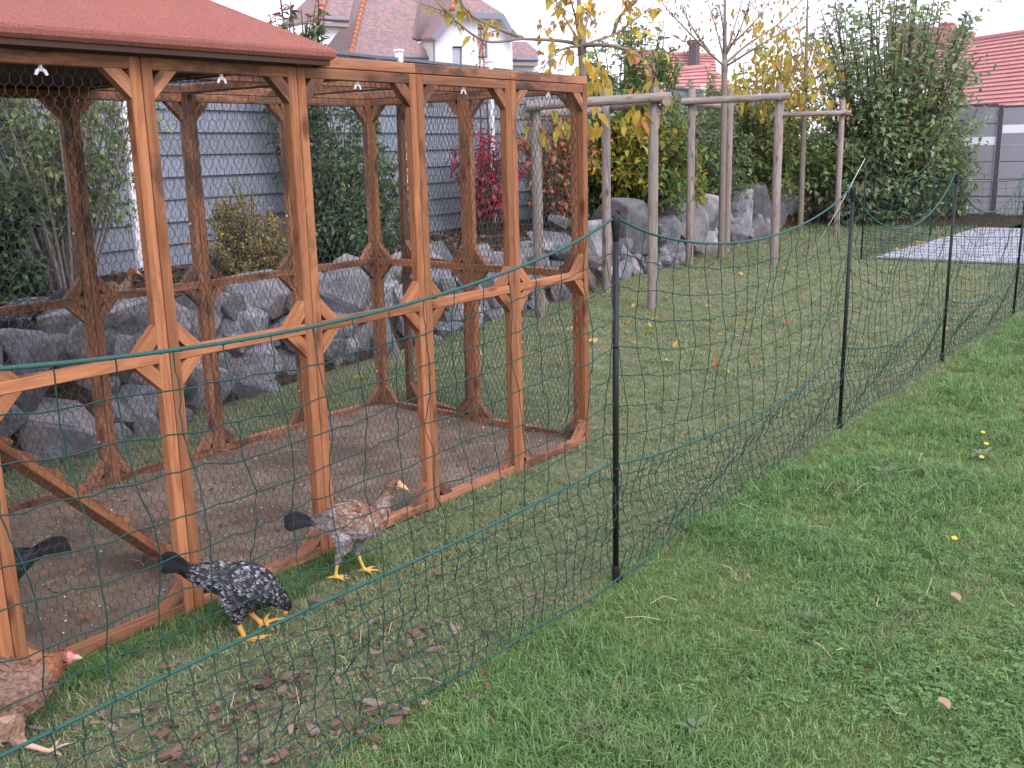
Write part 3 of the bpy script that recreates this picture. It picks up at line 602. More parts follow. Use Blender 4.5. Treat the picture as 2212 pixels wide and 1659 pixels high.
# ================================================================== plants
def leaf_cloud(name,P,Dv,Ls,Wr,cols,parent,up=None,mat='leaf',fold=.18,curl=.15,tag_kind=True,tips=None):
    """leaf-shaped folded blades: base P, direction Dv, length Ls, width ratio Wr, colours"""
    P=np.asarray(P,float);Dv=np.asarray(Dv,float); Dv/=np.linalg.norm(Dv,axis=1,keepdims=True)+1e-9; n=len(P); Ls=np.broadcast_to(Ls,(n,)).reshape(n,1)
    if up is None: up=np.array([0,0,1.])+RNG.normal(0,.75,(n,3))
    sd=np.cross(Dv,up); sd/=np.linalg.norm(sd,axis=1,keepdims=True)+1e-9; nn=np.cross(sd,Dv); W=Ls*Wr*.5
    mid=P+Dv*Ls*.45+nn*Ls*fold*.4; tip=P+Dv*Ls-nn*Ls*curl
    l=P+Dv*Ls*.42+sd*W+nn*Ls*fold; r=P+Dv*Ls*.42-sd*W+nn*Ls*fold
    l2=P+Dv*Ls*.76+sd*W*.62+nn*Ls*(fold*.5-curl*.4); r2_=P+Dv*Ls*.76-sd*W*.62+nn*Ls*(fold*.5-curl*.4)
    V=np.stack([P,l,mid,r,l2,r2_,tip],1).reshape(-1,3)
    f=np.array([(0,2,1),(0,3,2),(1,2,4),(2,3,5),(2,5,6),(2,6,4)]); F=(np.arange(n)[:,None,None]*7+f[None]).reshape(-1,3)
    CC=np.repeat(np.asarray(cols)[:,None],7,1)
    if tips is not None: CC[:,4:]=np.asarray(tips)[:,None]
    o=obj(name,mesh(name,V,F,M[mat],False,CC.reshape(-1,3)),parent)
    if tag_kind: o['kind']='stuff'
    return o
def palette(n,cols,wts,var=.22,rg=None):
    rg=rg or RNG; cols=np.array(cols); i=rg.choice(len(cols),n,p=np.array(wts)/sum(wts)); c=cols[i]*rg.uniform(1-var,1+var,(n,1)); return np.clip(c*(1+rg.normal(0,.06,(n,3))),0,1)
def shrub(name,label,cat,x,y,z,w,h,leaf,cols,wts,shoots=60,twigs=7,lpt=9,base=.15,spread=1.,lmin=.15,stem='twig',dens=1.,wr=.5,droop=.1,seed=0,depth=None,toppy=0.,group=None,individual=False,bottom=0.,upright=.0,flare=0.):
    rg=np.random.default_rng(3000+seed); t=thing(name,label,cat,(x,y,z),0,group); depth=depth or w*.8
    st=MB(); LP=[];LD=[];SZ=[]
    for s in range(shoots):
        an=rg.uniform(0,2*np.pi); rr=np.sqrt(rg.uniform(0,1)); hh=h*(1-.55*rr**2*(1-upright))*rg.uniform(.72,1.04)
        if bottom and rg.random()<bottom: hh*=rg.uniform(.25,.6); rr=rr**.5
        rr=rr*(1+flare*(hh/h-.6)); end=np.array([np.cos(an)*rr*w/2*spread,np.sin(an)*rr*depth/2*spread,hh]); b=np.array([np.cos(an)*rr*w*base*.5,np.sin(an)*rr*depth*base*.5,0])
        c=b+(end-b)*np.array([.35,.35,.55])+rg.normal(0,.03*h,3)*np.array([1,1,.3])
        pts=[(1-q)**2*b+2*q*(1-q)*c+q*q*end for q in np.linspace(0,1,6)]
        st.tube([tuple(p) for p in pts],[(.010*(1-q*.85)+.0015)*max(.6,h/1.8) for q in np.linspace(0,1,6)],5,False)
        for k in range(twigs):
            q=lmin+(1-lmin)*(k+rg.uniform(0,1))/twigs; i=min(int(q*5),4); p=pts[i]+(pts[i+1]-pts[i])*(q*5-i); tan=pts[i+1]-pts[i]; tan/=np.linalg.norm(tan)+1e-9
            d=tan*.7+rg.normal(0,.75,3); d/=np.linalg.norm(d); L=w*rg.uniform(.10,.22)*(1.2-q*.5)
            if k==twigs-1: p=pts[4]; d=tan; L=np.linalg.norm(pts[5]-pts[4])
            e=p+d*L; st.tube([tuple(p),tuple((p+e)/2+rg.normal(0,.01,3)),tuple(e)],[.0035,.0025,.0012],3,False)
            m=max(1,int(lpt*dens*rg.uniform(.6,1.4)))
            for j in range(m):
                f=(j+.6)/m; a=j*2.4+rg.uniform(-.4,.4); u=np.cross(d,[.3,.2,.9]); u/=np.linalg.norm(u)+1e-9; v=np.cross(d,u)
                ld=d*.45+(u*np.cos(a)+v*np.sin(a))*.9; ld[2]-=droop
                LP.append(p+d*L*f); LD.append(ld); SZ.append(leaf*rg.uniform(.6,1.2)*(1. if f<.8 else .8))
    obj('stems',st.mesh('stems',M[stem],True),t)
    LP=np.array(LP);LD=np.array(LD);SZ=np.array(SZ)
    if callable(cols): C=cols(LP/np.array([w,depth,h]),rg)
    else: C=palette(len(LP),cols,wts,rg=rg)
    up=np.array([0,0,1.])+rg.normal(0,.5,(len(LP),3))
    if individual:
        k=min(300,len(LP)); ix=rg.permutation(len(LP)); lone=ix[:k]; rest=ix[k:]
        leaves_single(LP[lone],LD[lone],SZ[lone],C[lone],wr,t)
        LP,LD,SZ,C,up=LP[rest],LD[rest],SZ[rest],C[rest],up[rest]
    if len(LP): leaf_cloud('foliage',LP,LD,SZ,wr,C,t,up)
    return t
_lm={}
def single_leaf_mesh(c,wr):
    k=(tuple(np.round(c,2)),wr)
    if k in _lm: return _lm[k]
    V=np.array([(0,0,0),(.3,.5*wr,.05),(.4,0,.02),(.3,-.5*wr,.05),(.68,.34*wr,.0),(.68,-.34*wr,.0),(1,0,-.16),(.68,0,-.02)]); F=[(0,2,1),(0,3,2),(1,2,7,4),(2,3,5,7),(4,7,6),(7,5,6)]
    _lm[k]=mesh('leaf',V,F,M['leaf'],False,np.tile(c,(8,1))); return _lm[k]
def leaves_single(P,Dv,SZ,C,wr,parent):
    for p,d,s,c in zip(P,Dv,SZ,C):
        q=Vector(d).to_track_quat('X','Z').to_euler(); o=obj('leaf',single_leaf_mesh(np.round(c*14)/14 if max(c)>.14 else np.round(c*40)/40,wr),parent,p,(q.x+random.uniform(-.8,.8),q.y,q.z),float(s))
G1=(.10,.175,.07);G2=(.165,.26,.095);G3=(.24,.33,.12);DK=(.05,.095,.05);YL=(.42,.33,.045);OR=(.55,.21,.06);RD=(.30,.02,.035);BR_=(.20,.14,.05)
zb=lambda x,y: float(bedz(np.array(x),np.array(y)))-.02
shrub('laurel_shrub','dark green leafy shrub at the left edge before the grey fence','shrub',1.0,3.6,zb(1.15,3.6),.95,1.9,.085,[DK,G1,(.03,.06,.035)],[3,3,2],shoots=70,twigs=8,lpt=8,wr=.5,seed=1,bottom=.35)
shrub('upright_shrub','tall open shrub with many upright stems left of the white fence post','shrub',1.9,4.1,zb(2.0,4.1),1.75,2.1,.07,[G1,G2,G3,(.26,.30,.13)],[1,3,4,3],shoots=72,twigs=10,lpt=7,wr=.5,seed=2,spread=1.,upright=.8,stem='grey_twig',lmin=.3)
shrub('golden_shrub','low round shrub with tiny golden brown leaves below the fence','shrub',3.45,4.0,zb(3.42,4.0),.95,.9,.036,[(.38,.27,.09),(.46,.35,.11),(.22,.17,.07),G2],[4,3,2,1],shoots=95,twigs=9,lpt=10,wr=.55,seed=3,bottom=.3)
def photinia(q,rg):
    n=len(q); c=palette(n,[DK,G1,G2,(.06,.11,.05)],[2,4,3,2],rg=rg); m=(q[:,2]>.86)&(rg.random(n)<.55); c[m]=palette(m.sum(),[(.30,.045,.05),(.38,.09,.08)],[1,1],rg=rg); return c
shrub('photinia','broad dark green bush with red shoot tips, behind the second front post','shrub',5.25,4.6,zb(4.98,4.5),1.5,1.9,.085,photinia,None,shoots=80,twigs=9,lpt=8,wr=.48,seed=4,bottom=.4)
shrub('photinia','tall thin bush whose red young shoots rise above the felt roof','shrub',5.0,5.02,zb(5.0,5.0),.85,2.66,.11,photinia,None,shoots=30,twigs=11,lpt=6,wr=.40,seed=5,upright=.9,lmin=.25)
shrub('small_shrub','small sparse grey-green shrub left of the crimson bush','shrub',6.55,5.0,zb(6.55,5.0),.75,1.05,.045,[G1,G2,(.12,.15,.09)],[2,3,2],shoots=26,twigs=6,lpt=6,wr=.5,seed=6,stem='grey_twig')
shrub('spindle_bush','crimson-leaved bush seen through the wire','shrub',8.25,5.2,zb(8.2,5.2),1.15,1.5,.10,[RD,(.48,.04,.085),(.42,.06,.07)],[3,3,1],shoots=30,twigs=7,lpt=4,wr=.6,seed=7,droop=.7,individual=True,upright=.5)
shrub('orange_shrub','orange-leaved shrub between crimson bush and run corner','shrub',9.3,4.9,zb(9.35,5.0),1.4,1.9,.11,[OR,(.48,.22,.09),(.42,.13,.09),G1,(.3,.2,.06)],[4,3,2,2,1],shoots=44,twigs=8,lpt=5,wr=.5,seed=8,droop=.5,individual=True,upright=.4)
shrub('evergreen_shrub','dark evergreen shrub behind the run corner post','shrub',10.6,5.5,zb(10.6,5.4),1.5,1.7,.075,[DK,G1,(.05,.09,.05)],[2,3,3],shoots=60,twigs=8,lpt=8,wr=.5,seed=9,bottom=.35)
def forsy(q,rg):
    n=len(q); c=palette(n,[G1,G2,(.26,.34,.10),(.15,.26,.08)],[2,4,2,3],rg=rg); e=np.abs(q[:,0])*1.6+rg.normal(0,.25,n)+np.where(q[:,2]<.45,.35,-.1); m=e>.62; c[m]=palette(m.sum(),[YL,(.36,.33,.05),(.22,.25,.05)],[3,3,2],rg=rg); return c
shrub('forsythia','large green bush turning yellow, behind the nearest tree stakes','shrub',11.5,5.05,zb(11.55,5.0),2.7,3.2,.125,forsy,None,shoots=140,twigs=11,lpt=8,wr=.5,seed=10,bottom=.45)
shrub('yellow_shrub','low yellow-green shrub at the boulder tops right of the nearest stakes','shrub',12.5,4.8,zb(12.4,4.7),1.3,1.35,.085,[YL,(.35,.33,.06),G2,G3],[3,2,3,2],shoots=45,twigs=6,lpt=7,wr=.5,seed=11)
shrub('privet','grey-green shrub between the two nearest stake frames','shrub',14.4,5.6,zb(14.3,5.6),2.8,2.4,.10,[G1,(.14,.19,.11),(.20,.25,.15),G2],[3,3,2,2],shoots=85,twigs=9,lpt=9,wr=.5,seed=12,bottom=.4)
shrub('hornbeam','tall yellowing green bush behind the middle stake frame','shrub',17.8,5.9,zb(18.3,6.0),4.0,3.3,.135,[G2,G3,(.22,.26,.07),(.30,.30,.08),G1],[3,3,3,2,2],shoots=120,twigs=10,lpt=8,wr=.55,seed=13,bottom=.4)
shrub('red_creeper','small scarlet shrub showing between the middle stakes','shrub',15.6,5.35,zb(15.6,5.3),.5,1.3,.05,[RD,(.42,.03,.05)],[1,1],shoots=12,twigs=5,lpt=7,wr=.5,seed=14)
shrub('willow_hedge','very tall dense green hedge shrub at the far end of the garden','shrub',20.5,3.95,.0,5.9,5.2,.165,[G1,G2,(.15,.22,.12),(.24,.31,.17),(.28,.34,.20),G3,(.34,.34,.12)],[2,4,3,4,3,2,1],shoots=175,twigs=13,lpt=8,upright=.55,flare=.25,wr=.5,seed=15,bottom=.5,depth=3.2,base=.3,droop=.0)
shrub('dense_shrub','dark green shrub closing the gap between yellowing bush and tall hedge','shrub',20.6,6.5,.3,2.8,2.6,.13,[G1,G2,DK],[3,2,2],shoots=90,twigs=9,lpt=8,wr=.5,seed=19,bottom=.5)
shrub('young_shrub','small leafy shrub in front of the grey screen fence','shrub',21.3,2.75,.03,.85,1.0,.06,[G1,G2,G3],[1,2,1],shoots=30,twigs=6,lpt=7,wr=.55,seed=16,bottom=.4)
shrub('thin_shrub','thin pale twiggy shrub at the right edge by the terrace','shrub',21.2,1.15,.03,.9,.95,.05,[G3,(.2,.18,.07)],[1,1],shoots=16,twigs=4,lpt=4,wr=.5,seed=17,stem='grey_twig')
shrub('sumac_shoot','lone shoot with drooping red leaves rising above the run beam','shrub',8.62,5.45,zb(8.6,5.4),.22,3.15,.10,[(.45,.10,.05),(.5,.16,.07)],[1,1],shoots=2,twigs=9,lpt=2,wr=.3,seed=18,droop=1.2,lmin=.72,upright=1)

def tree(name,label,base,fork,trunk_r,top,branches,br_r,mat,seed,twig_n,leafspec,straight=()):
    """trunk from base through fork to top, given limbs, side twigs; leafspec(list of twig ends)"""
    rg=np.random.default_rng(seed); b=Vector((*base,0)); t=thing(name,label,'tree',b)
    tp=smooth_path([(0,0,-.05),(.0+rg.normal(0,.012),0,.5),tuple((Vector(fork)-b)*.6),tuple(Vector(fork)-b),tuple(Vector(top)-b)],5)
    n=len(tp); rad=[]
    for i,p in enumerate(tp):
        f=p.z/max(tp[-1].z,.1); rad.append(trunk_r*(1.12-.28*min(f,1)) if p.z<fork[2] else max(.010,trunk_r*.80*(1-(p.z-fork[2])/(top[2]-fork[2]+.01)*.8)))
    mb=MB(); mb.tube(tp,rad,12); k=MB(); k.tube([tuple(Vector(fork)-b+Vector((0,0,-.12))),tuple(Vector(fork)-b),tuple(Vector(fork)-b+Vector((0,0,.12)))],[trunk_r*.92,trunk_r*1.12,trunk_r*.85],12); mb.v,mb.f=mb.add(k.v,k.f).v,mb.f
    obj('trunk',mb.mesh('trunk',M[mat],True),t)
    ends=[]
    for bi,br in enumerate(branches):
        P=smooth_path([tuple(Vector(p)-b) for p in br],5); m=len(P); r0=br_r*rg.uniform(.7,1.15)
        mb=MB(); mb.tube(P,[max(.0035,r0*(1-.85*i/(m-1))) for i in range(m)],7)
        for q in range(twig_n):
            i=int(rg.uniform(.25,.98)*(m-2)); tan=(P[i+1]-P[i]).normalized(); d=(tan*.9+Vector(rg.normal(0,.55,3))+Vector((0,0,.15))).normalized(); L=rg.uniform(.15,.5)
            e=P[i]+d*L; c=P[i]+d*L*.5+Vector(rg.normal(0,.02,3)); mb.tube([P[i],c,e],[.0055,.004,.002],4,False); ends.append((c,e,d))
            ends.append((P[i],c,d))
        obj('branch',mb.mesh('branch',M[mat],True),t)
    return t,ends,rg
# nearest young tree: sparse limbs, large hanging yellow leaves
T1,ends,rg=tree('maple_tree','young maple with sparse large yellow leaves above the nearest stakes',(7.29,3.075),(7.76,3.51,2.77) and (7.32,3.10,2.76),.047,(7.25,3.15,3.75),[[(7.32,3.10,2.74)]+[tuple(np.array(p)+np.array([-.44,-.40,-.05])) for p in br[1:]] if i in (0,2,3,5,6,7,8) else [tuple(np.array(p)+np.array([-.44,-.40,-.05])) for p in br] for i,br in enumerate(T1B)],.022,'bark',41,5,None)
LP=[];LD=[];SZ=[]
for c,e,d in ends:
    if rg.random()<.62:
        for k in range(rg.integers(1,4)):
            LP.append(np.array(c.lerp(e,rg.uniform(.3,1)))); LD.append(np.array([rg.normal(0,.45),rg.normal(0,.45),-1.])); SZ.append(rg.uniform(.10,.18))
b=Vector((7.29,3.075,0))
for (px,py,pz,n_) in ((6.95,2.75,2.02,10),(7.25,2.35,2.02,12),(7.42,2.35,1.93,9),(7.15,2.3,1.98,5),(7.75,2.6,2.30,14),(7.9,2.7,2.05,8),(6.3,2.8,1.97,10),(6.75,2.85,1.85,9),(7.0,2.95,2.5,8),(7.75,3.2,2.45,14),(7.6,3.0,2.55,10)):
    for k in range(n_):
        LP.append(np.array([px,py,pz])-np.array(b)+rg.normal(0,.085,3)); LD.append(np.array([rg.normal(0,.5),rg.normal(0,.5),-1.])); SZ.append(rg.uniform(.12,.20))
LP=np.array(LP)[::-1];LD=np.array(LD)[::-1];SZ=np.array(SZ)[::-1]
if len(LP)>290: leaf_cloud('foliage',LP[290:],LD[290:],SZ[290:],.5,palette(len(LP)-290,[(.55,.40,.05),(.50,.42,.07),(.50,.27,.08)],[3,3,2],.15,rg),T1)
ex=[(e,d) for c,e,d in ends for _ in range(4)]; P_=np.array([tuple(e-d*rg.uniform(0,.35)) for e,d in ex]); leaf_cloud('foliage',P_,np.stack([rg.normal(0,.6,len(P_)),rg.normal(0,.6,len(P_)),np.full(len(P_),-.7)],1),rg.uniform(.05,.10,len(P_)),.5,palette(len(P_),[(.50,.30,.10),(.50,.40,.09),(.33,.33,.11),(.42,.19,.09)],[3,3,2,2],.2,rg),T1)
LP=LP[:290];LD=LD[:290];SZ=SZ[:290]
leaves_single(LP,LD,SZ,palette(len(LP),[(.55,.40,.05),(.50,.42,.07),(.45,.27,.06),(.38,.38,.08)],[4,3,1,1],.15,rg),.5,T1)
# middle tree: ascending nearly bare limbs
T2,ends,rg=tree('ascending_tree','bare young tree with steep ascending limbs in the middle stakes',(12.045,3.755),(12.12,3.80,2.78),.046,(12.25,3.9,4.3),[[tuple(np.array(p)+np.array([-.47,-.42,-.06])) for p in br] for br in T2B],.020,'bark',42,12,None)
LP=[];LD=[];SZ=[]
for c,e,d in ends:
    if rg.random()<.95: LP.append(np.array(e)); LD.append(np.array([rg.normal(0,.5),rg.normal(0,.5),-.6])); SZ.append(rg.uniform(.05,.09))
leaves_single(np.array(LP),np.array(LD),np.array(SZ),palette(len(LP),[(.40,.20,.09),(.30,.24,.08),(.16,.18,.09)],[2,2,3],.2,rg),.5,T2)
# far tree: yellow low crown, bare top
T3,ends,rg=tree('yellow_tree','young tree with dense yellow leaves low in its crown by the hedge',(16.675,4.39),(16.72,4.42,2.85),.047,(16.85,4.5,4.6),[[tuple(np.array(p)+np.array([-.50,-.32,-.08])) for p in br] for br in T3B],.020,'bark',43,12,None)
LP=[];LD=[];SZ=[]
b=np.array([16.675,4.39,0])
for k in range(300):
    a=rg.uniform(0,6.28); rr=.75*np.sqrt(rg.random()); z=2.15+1.75*rg.beta(1.2,1.8); rr*=1.15-(z-2.2)*.35
    off=np.array([np.cos(a)*rr,np.sin(a)*rr,z])+np.array([-.26,.34,.1])*(1.6 if rg.random()<.6 else .2)
    LP.append(off);LD.append(np.array([rg.normal(0,.5),rg.normal(0,.5),-.9]));SZ.append(rg.uniform(.11,.20))
leaves_single(np.array(LP),np.array(LD),np.array(SZ),palette(300,[(.50,.36,.05),(.42,.38,.07),(.30,.32,.07),(.48,.26,.06)],[4,3,2,2],.15,rg),.55,T3)
P_=np.array(LP)[rg.integers(0,300,700)]+rg.normal(0,.16,(700,3)); leaf_cloud('foliage',P_,np.stack([rg.normal(0,.5,700),rg.normal(0,.5,700),np.full(700,-.8)],1),rg.uniform(.07,.14,700),.5,palette(700,[(.50,.36,.05),(.42,.40,.08),(.30,.34,.08),(.45,.25,.06)],[4,3,3,2],.15,rg),T3)
w_=MB()
for c,e,d in ends[::3]: w_.tube([e,e+d*.3+Vector((0,0,.2))],[.003,.0015],3,False)
tag(obj('twigs',w_.mesh('twigs',M['grey_twig']),T3),kind='stuff')
# ================================================================== houses beyond the fence
def tile_mat(name,c1,c2,c3,row=.16,colw=.17):
    t=NT(name); v=t.coord('Object'); sx=t.new('ShaderNodeSeparateXYZ'); t.link(v,sx.inputs[0])
    br=t.new('ShaderNodeTexVoronoi'); br.inputs['Scale'].default_value=5.5; t.link(v,br.inputs['Vector'])
    f=t.noise(v,.9,5,.6); f2=t.noise(v,7,3,.6)
    col=t.ramp(f2,[(.3,c1),(.5,c2),(.68,c3)]); col=t.mix(t.ramp(f,[(.35,(0,0,0)),(.7,(.6,.6,.6))]),col,c1)
    sep=t.new('ShaderNodeSeparateColor'); t.link(br.outputs['Color'],sep.inputs[0]); col=t.mix(t.ramp(sep.outputs[0],[(.55,(0,0,0)),(.9,(.65,.65,.65))]),col,c3)
    wv=t.new('ShaderNodeMath',operation='FRACT'); mu=t.new('ShaderNodeMath',operation='DIVIDE'); mu.inputs[1].default_value=row; t.link(sx.outputs['Z'],mu.inputs[0]); t.link(mu.outputs[0],wv.inputs[0])
    t.bump(wv.outputs[0],.8,.04); return t.fin(col,.8,.25)
browntile=tile_mat('brown_tiles',(.19,.15,.165),(.27,.20,.205),(.37,.225,.20)); render_=plain('white_render',(.66,.65,.68),.85,.2,0,.03,3); slate=plain('grey_fascia',(.20,.22,.27),.6); soffit=plain('soffit_boards',(.30,.27,.25),.8); glass=plain('curtained_glass',(.34,.36,.42),.15,.6); frame_=plain('dark_window_frame',(.05,.06,.07),.5); ridge=plain('ridge_tiles',(.40,.17,.11),.8,.2,0,.35,3); lead=plain('valley_lead',(.17,.13,.13),.7)
HE=Vector(H_E);HN=Vector(H_N)
hb=Vector((37.3,31.8,0)); house=thing('white_house','large white house with steep brown tiled roofs behind the grey fence','house',hb)
rel=lambda P:[tuple(Vector(p)-hb) for p in P]
def poly_part(name,P,mat,off,parent=house):
    mb=MB(); mb.prism(rel(P),off); return obj(name,mb.mesh(name,mat),parent)
# gable wall with window openings
def wall_holes(name,outer,holes,mat,depth):
    V=rel(outer); loops=[[Vector(v) for v in V]]+[[Vector(v) for v in rel(h)] for h in holes]
    tri=tessellate_polygon(loops); A=[v for l in loops for v in l]; n=len(A); off=Vector(depth)
    VV=[tuple(v) for v in A]+[tuple(v+off) for v in A]; F=[tuple(t) for t in tri]+[tuple(n+i for i in t[::-1]) for t in tri]; k=0
    for l in loops:
        m=len(l)
        for i in range(m): F.append((k+i,k+(i+1)%m,n+k+(i+1)%m,n+k+i))
        k+=m
    me=mesh(name,VV,F,mat); bm=bmesh.new(); bm.from_mesh(me); bmesh.ops.recalc_face_normals(bm,faces=bm.faces[:]); bm.to_mesh(me); bm.free(); return obj(name,me,house)
wall_holes('wall',H_GABLE,H_WIN,render_,HN*.32)
for q in H_WIN:
    P=[Vector(p)+HN*.20 for p in q]; c=sum(P,Vector())/4; w=obj('window',MB().prism([tuple(c+(p-c)*1.06-hb) for p in P],HN*.05).mesh('window',frame_),house)
    obj('pane',MB().prism([tuple(c+(p-c)*.86-hb-HN*.012) for p in P],HN*.01).mesh('pane',glass),w)
    sl=MB(); a,b_=P[3]-HN*.24,P[2]-HN*.24; sl.prism(rel([a,b_,b_+Vector((0,0,-.05)),a+Vector((0,0,-.05))]),HN*.2); obj('sill',sl.mesh('sill',render_),w)
# side wall of the gable and body of the house down to the ground
g0,g1=Vector(H_GABLE[0]),Vector(H_GABLE[1])
mb=MB(); mb.prism(rel([Vector((g0.x,g0.y,0)),Vector((g1.x,g1.y,g1.z)),Vector((g1.x,g1.y,g1.z))+HN*3.0,Vector((g0.x,g0.y,0))+HN*3.0]),HE*.25); obj('wall',mb.mesh('wall',render_),house)
e0_,e1_=Vector(H_EAVEWALL[0]),Vector(H_EAVEWALL[1]); 
poly_part('wall',[e0_,e1_,Vector((e1_.x,e1_.y,0)),Vector((e0_.x,e0_.y,0))],render_,HN*.3)
poly_part('wall',[*H_RWALL[:2],(H_RWALL[1][0],H_RWALL[1][1],0),(H_RWALL[0][0],H_RWALL[0][1],0)],render_,HN*.3)
for a,b_ in H_BARGE:
    a,b_=Vector(a),Vector(b_); d=(b_-a).normalized(); dn=d.cross(HN).normalized(); dn=dn if dn.z<0 else -dn
    o=MB(); o.prism(rel([a-HN*.02,b_-HN*.02,b_+dn*.26-HN*.02,a+dn*.26-HN*.02]),HN*.06); obj('fascia',o.mesh('fascia',slate),house)
    o=MB(); o.prism(rel([a+dn*.20+HN*.05,b_+dn*.20+HN*.05,b_+dn*.20+HN*.6,a+dn*.20+HN*.6]),dn*.05); obj('soffit',o.mesh('soffit',plain('pale_soffit',(.55,.54,.55),.8)),house)
dn_=Vector((0,0,-.14))
for P in (H_HIP,H_WINGROOF,H_MAIN,H_LEFT,H_DROOF,H_DROOFL,H_RROOF): poly_part('roof',P,browntile,dn_)
# dark eave soffits under the roof edges
for P,q in ((H_MAIN,0),(H_DROOF,0),(H_RROOF,0)):
    a,b_=Vector(P[0]),Vector(P[1]); o=MB(); o.prism(rel([a+Vector((0,0,-.15)),b_+Vector((0,0,-.15)),b_+HN*.75+Vector((0,0,-.15)),a+HN*.75+Vector((0,0,-.15))]),(0,0,-.16)); obj('soffit',o.mesh('soffit',soffit),house)
    g_=MB(); g_.tube(rel([a-HN*.06,b_-HN*.06]),.065,8); obj('gutter',g_.mesh('gutter',slate,True),house)
poly_part('wall',[(p[0],p[1],p[2]) for p in H_DWALL],render_,HN*.3); poly_part('wall',H_DWALL2,render_,HN*.3)
w=poly_part('window',[Vector(p)-HN*.03 for p in H_DWIN],frame_,HN*.05); c=sum((Vector(p) for p in H_DWIN),Vector())/4
obj('pane',MB().prism([tuple(c+(Vector(p)-c)*.8-hb-HN*.05) for p in H_DWIN],HN*.01).mesh('pane',glass),w)
rt=MB(); rt.tube([(0,0,0),(.36,0,.0)],[.15,.12],8); rtm=rt.mesh('ridge_tile',ridge,True)
for a,b_ in H_HIPS:
    a,b_=Vector(a),Vector(b_); n=int((b_-a).length/.30); q=(b_-a).to_track_quat('X','Z').to_euler()
    for k in range(n): obj('ridge_tile',rtm,house,a+(b_-a)*(k/n)-hb+Vector((0,0,.03)),q)
for a,b_ in H_VAL:
    v_=MB(); v_.tube(rel([Vector(a)-HN*.02,Vector(b_)-HN*.02]),.10,6); obj('valley',v_.mesh('valley',lead),house)

redtile=tile_mat('red_tiles',(.38,.185,.175),(.45,.22,.205),(.49,.25,.23),.3)
def course_house(name,label,P,n,wall_h,chim=None,over=.0):
    """roof as overlapping tile courses from eave pair to ridge pair, on a box of walls"""
    EL,ER,TR,TL=[Vector(p) for p in P]; t=thing(name,label,'house',(EL.x,EL.y,0)); o_=Vector((EL.x,EL.y,0))
    nr=(ER-EL).cross(TL-EL).normalized(); nr=nr if nr.z>0 else -nr
    for k in range(n):
        f0=k/n; f1=(k+1.18)/n
        a,b_=EL.lerp(TL,f0),ER.lerp(TR,f0); c,d=ER.lerp(TR,min(f1,1)),EL.lerp(TL,min(f1,1))
        mb=MB(); mb.add([tuple(v-o_) for v in (a+nr*.09,b_+nr*.09,c+nr*.02,d+nr*.02,a+nr*.005,b_+nr*.005,c-nr*.06,d-nr*.06)],[(0,1,2,3),(7,6,5,4),(0,4,5,1),(1,5,6,2),(2,6,7,3),(3,7,4,0)]); obj('tile_course',mb.mesh('tile_course',redtile),t)
    rg_=MB(); rg_.tube([tuple(TL-o_+Vector((0,0,.05))),tuple(TR-o_+Vector((0,0,.05)))],.13,8); obj('ridge',rg_.mesh('ridge',redtile,True),t)
    u=(ER-EL); u.z=0; u.normalize(); back=Vector((-u.y,u.x,0)); back = back if back.dot(TL-EL)>0 else -back
    L=(ER-EL).length; a=EL+back*.4; b_=ER+back*.4; dd=(TL-EL).dot(back)*2-.8
    wl_=MB(); wl_.prism([tuple(Vector((p.x,p.y,0))-o_) for p in (a,b_,b_+back*dd,a+back*dd)],(0,0,min(EL.z,ER.z)-.05)); obj('wall',wl_.mesh('wall',render_),t)
    br=MB(); br.prism([tuple(v-o_) for v in (TL,TR,TR+back*(TL-EL).dot(back)+Vector((0,0,EL.z-TL.z)),TL+back*(TL-EL).dot(back)+Vector((0,0,EL.z-TL.z)))],(0,0,-.15)); obj('rear_roof',br.mesh('rear_roof',redtile),t)
    if chim:
        w,h_,P0,mt=chim; c=MB(); p=Vector(P0)-o_; c.box((p.x-w/2,p.y-w/2,p.z-1.0),(p.x+w/2,p.y+w/2,p.z+h_)); ch=obj('chimney',c.mesh('chimney',mt),t)
        c=MB(); c.box((p.x-w/2-.05,p.y-w/2-.05,p.z+h_+.002),(p.x+w/2+.05,p.y+w/2+.05,p.z+h_+.10)); obj('chimney_cap',c.mesh('chimney_cap',mt),ch)
    return t
brick=plain('brick_red',(.30,.12,.09),.85); dkmetal=plain('dark_flue',(.10,.085,.09),.6)
course_house('red_roofed_house','low house with a broad pinkish red tiled roof above the screen fence',R_ROOF,18,2.8)
x=R_ROOF2; course_house('red_roofed_house','taller red tiled house with a chimney half hidden by the hedge',[x[0],x[1],x[3],x[4]],22,3,(.7,.75,R_CHIM[0],redtile))
course_house('red_roofed_house','red tiled house with a dark square flue behind the middle trees',M_ROOF,14,3.6,(.38,1.15,M_FLUE[0],dkmetal))
course_house('red_roofed_house','small lower red tiled wing in front of the house with the flue',M_ROOF2,8,3.4)
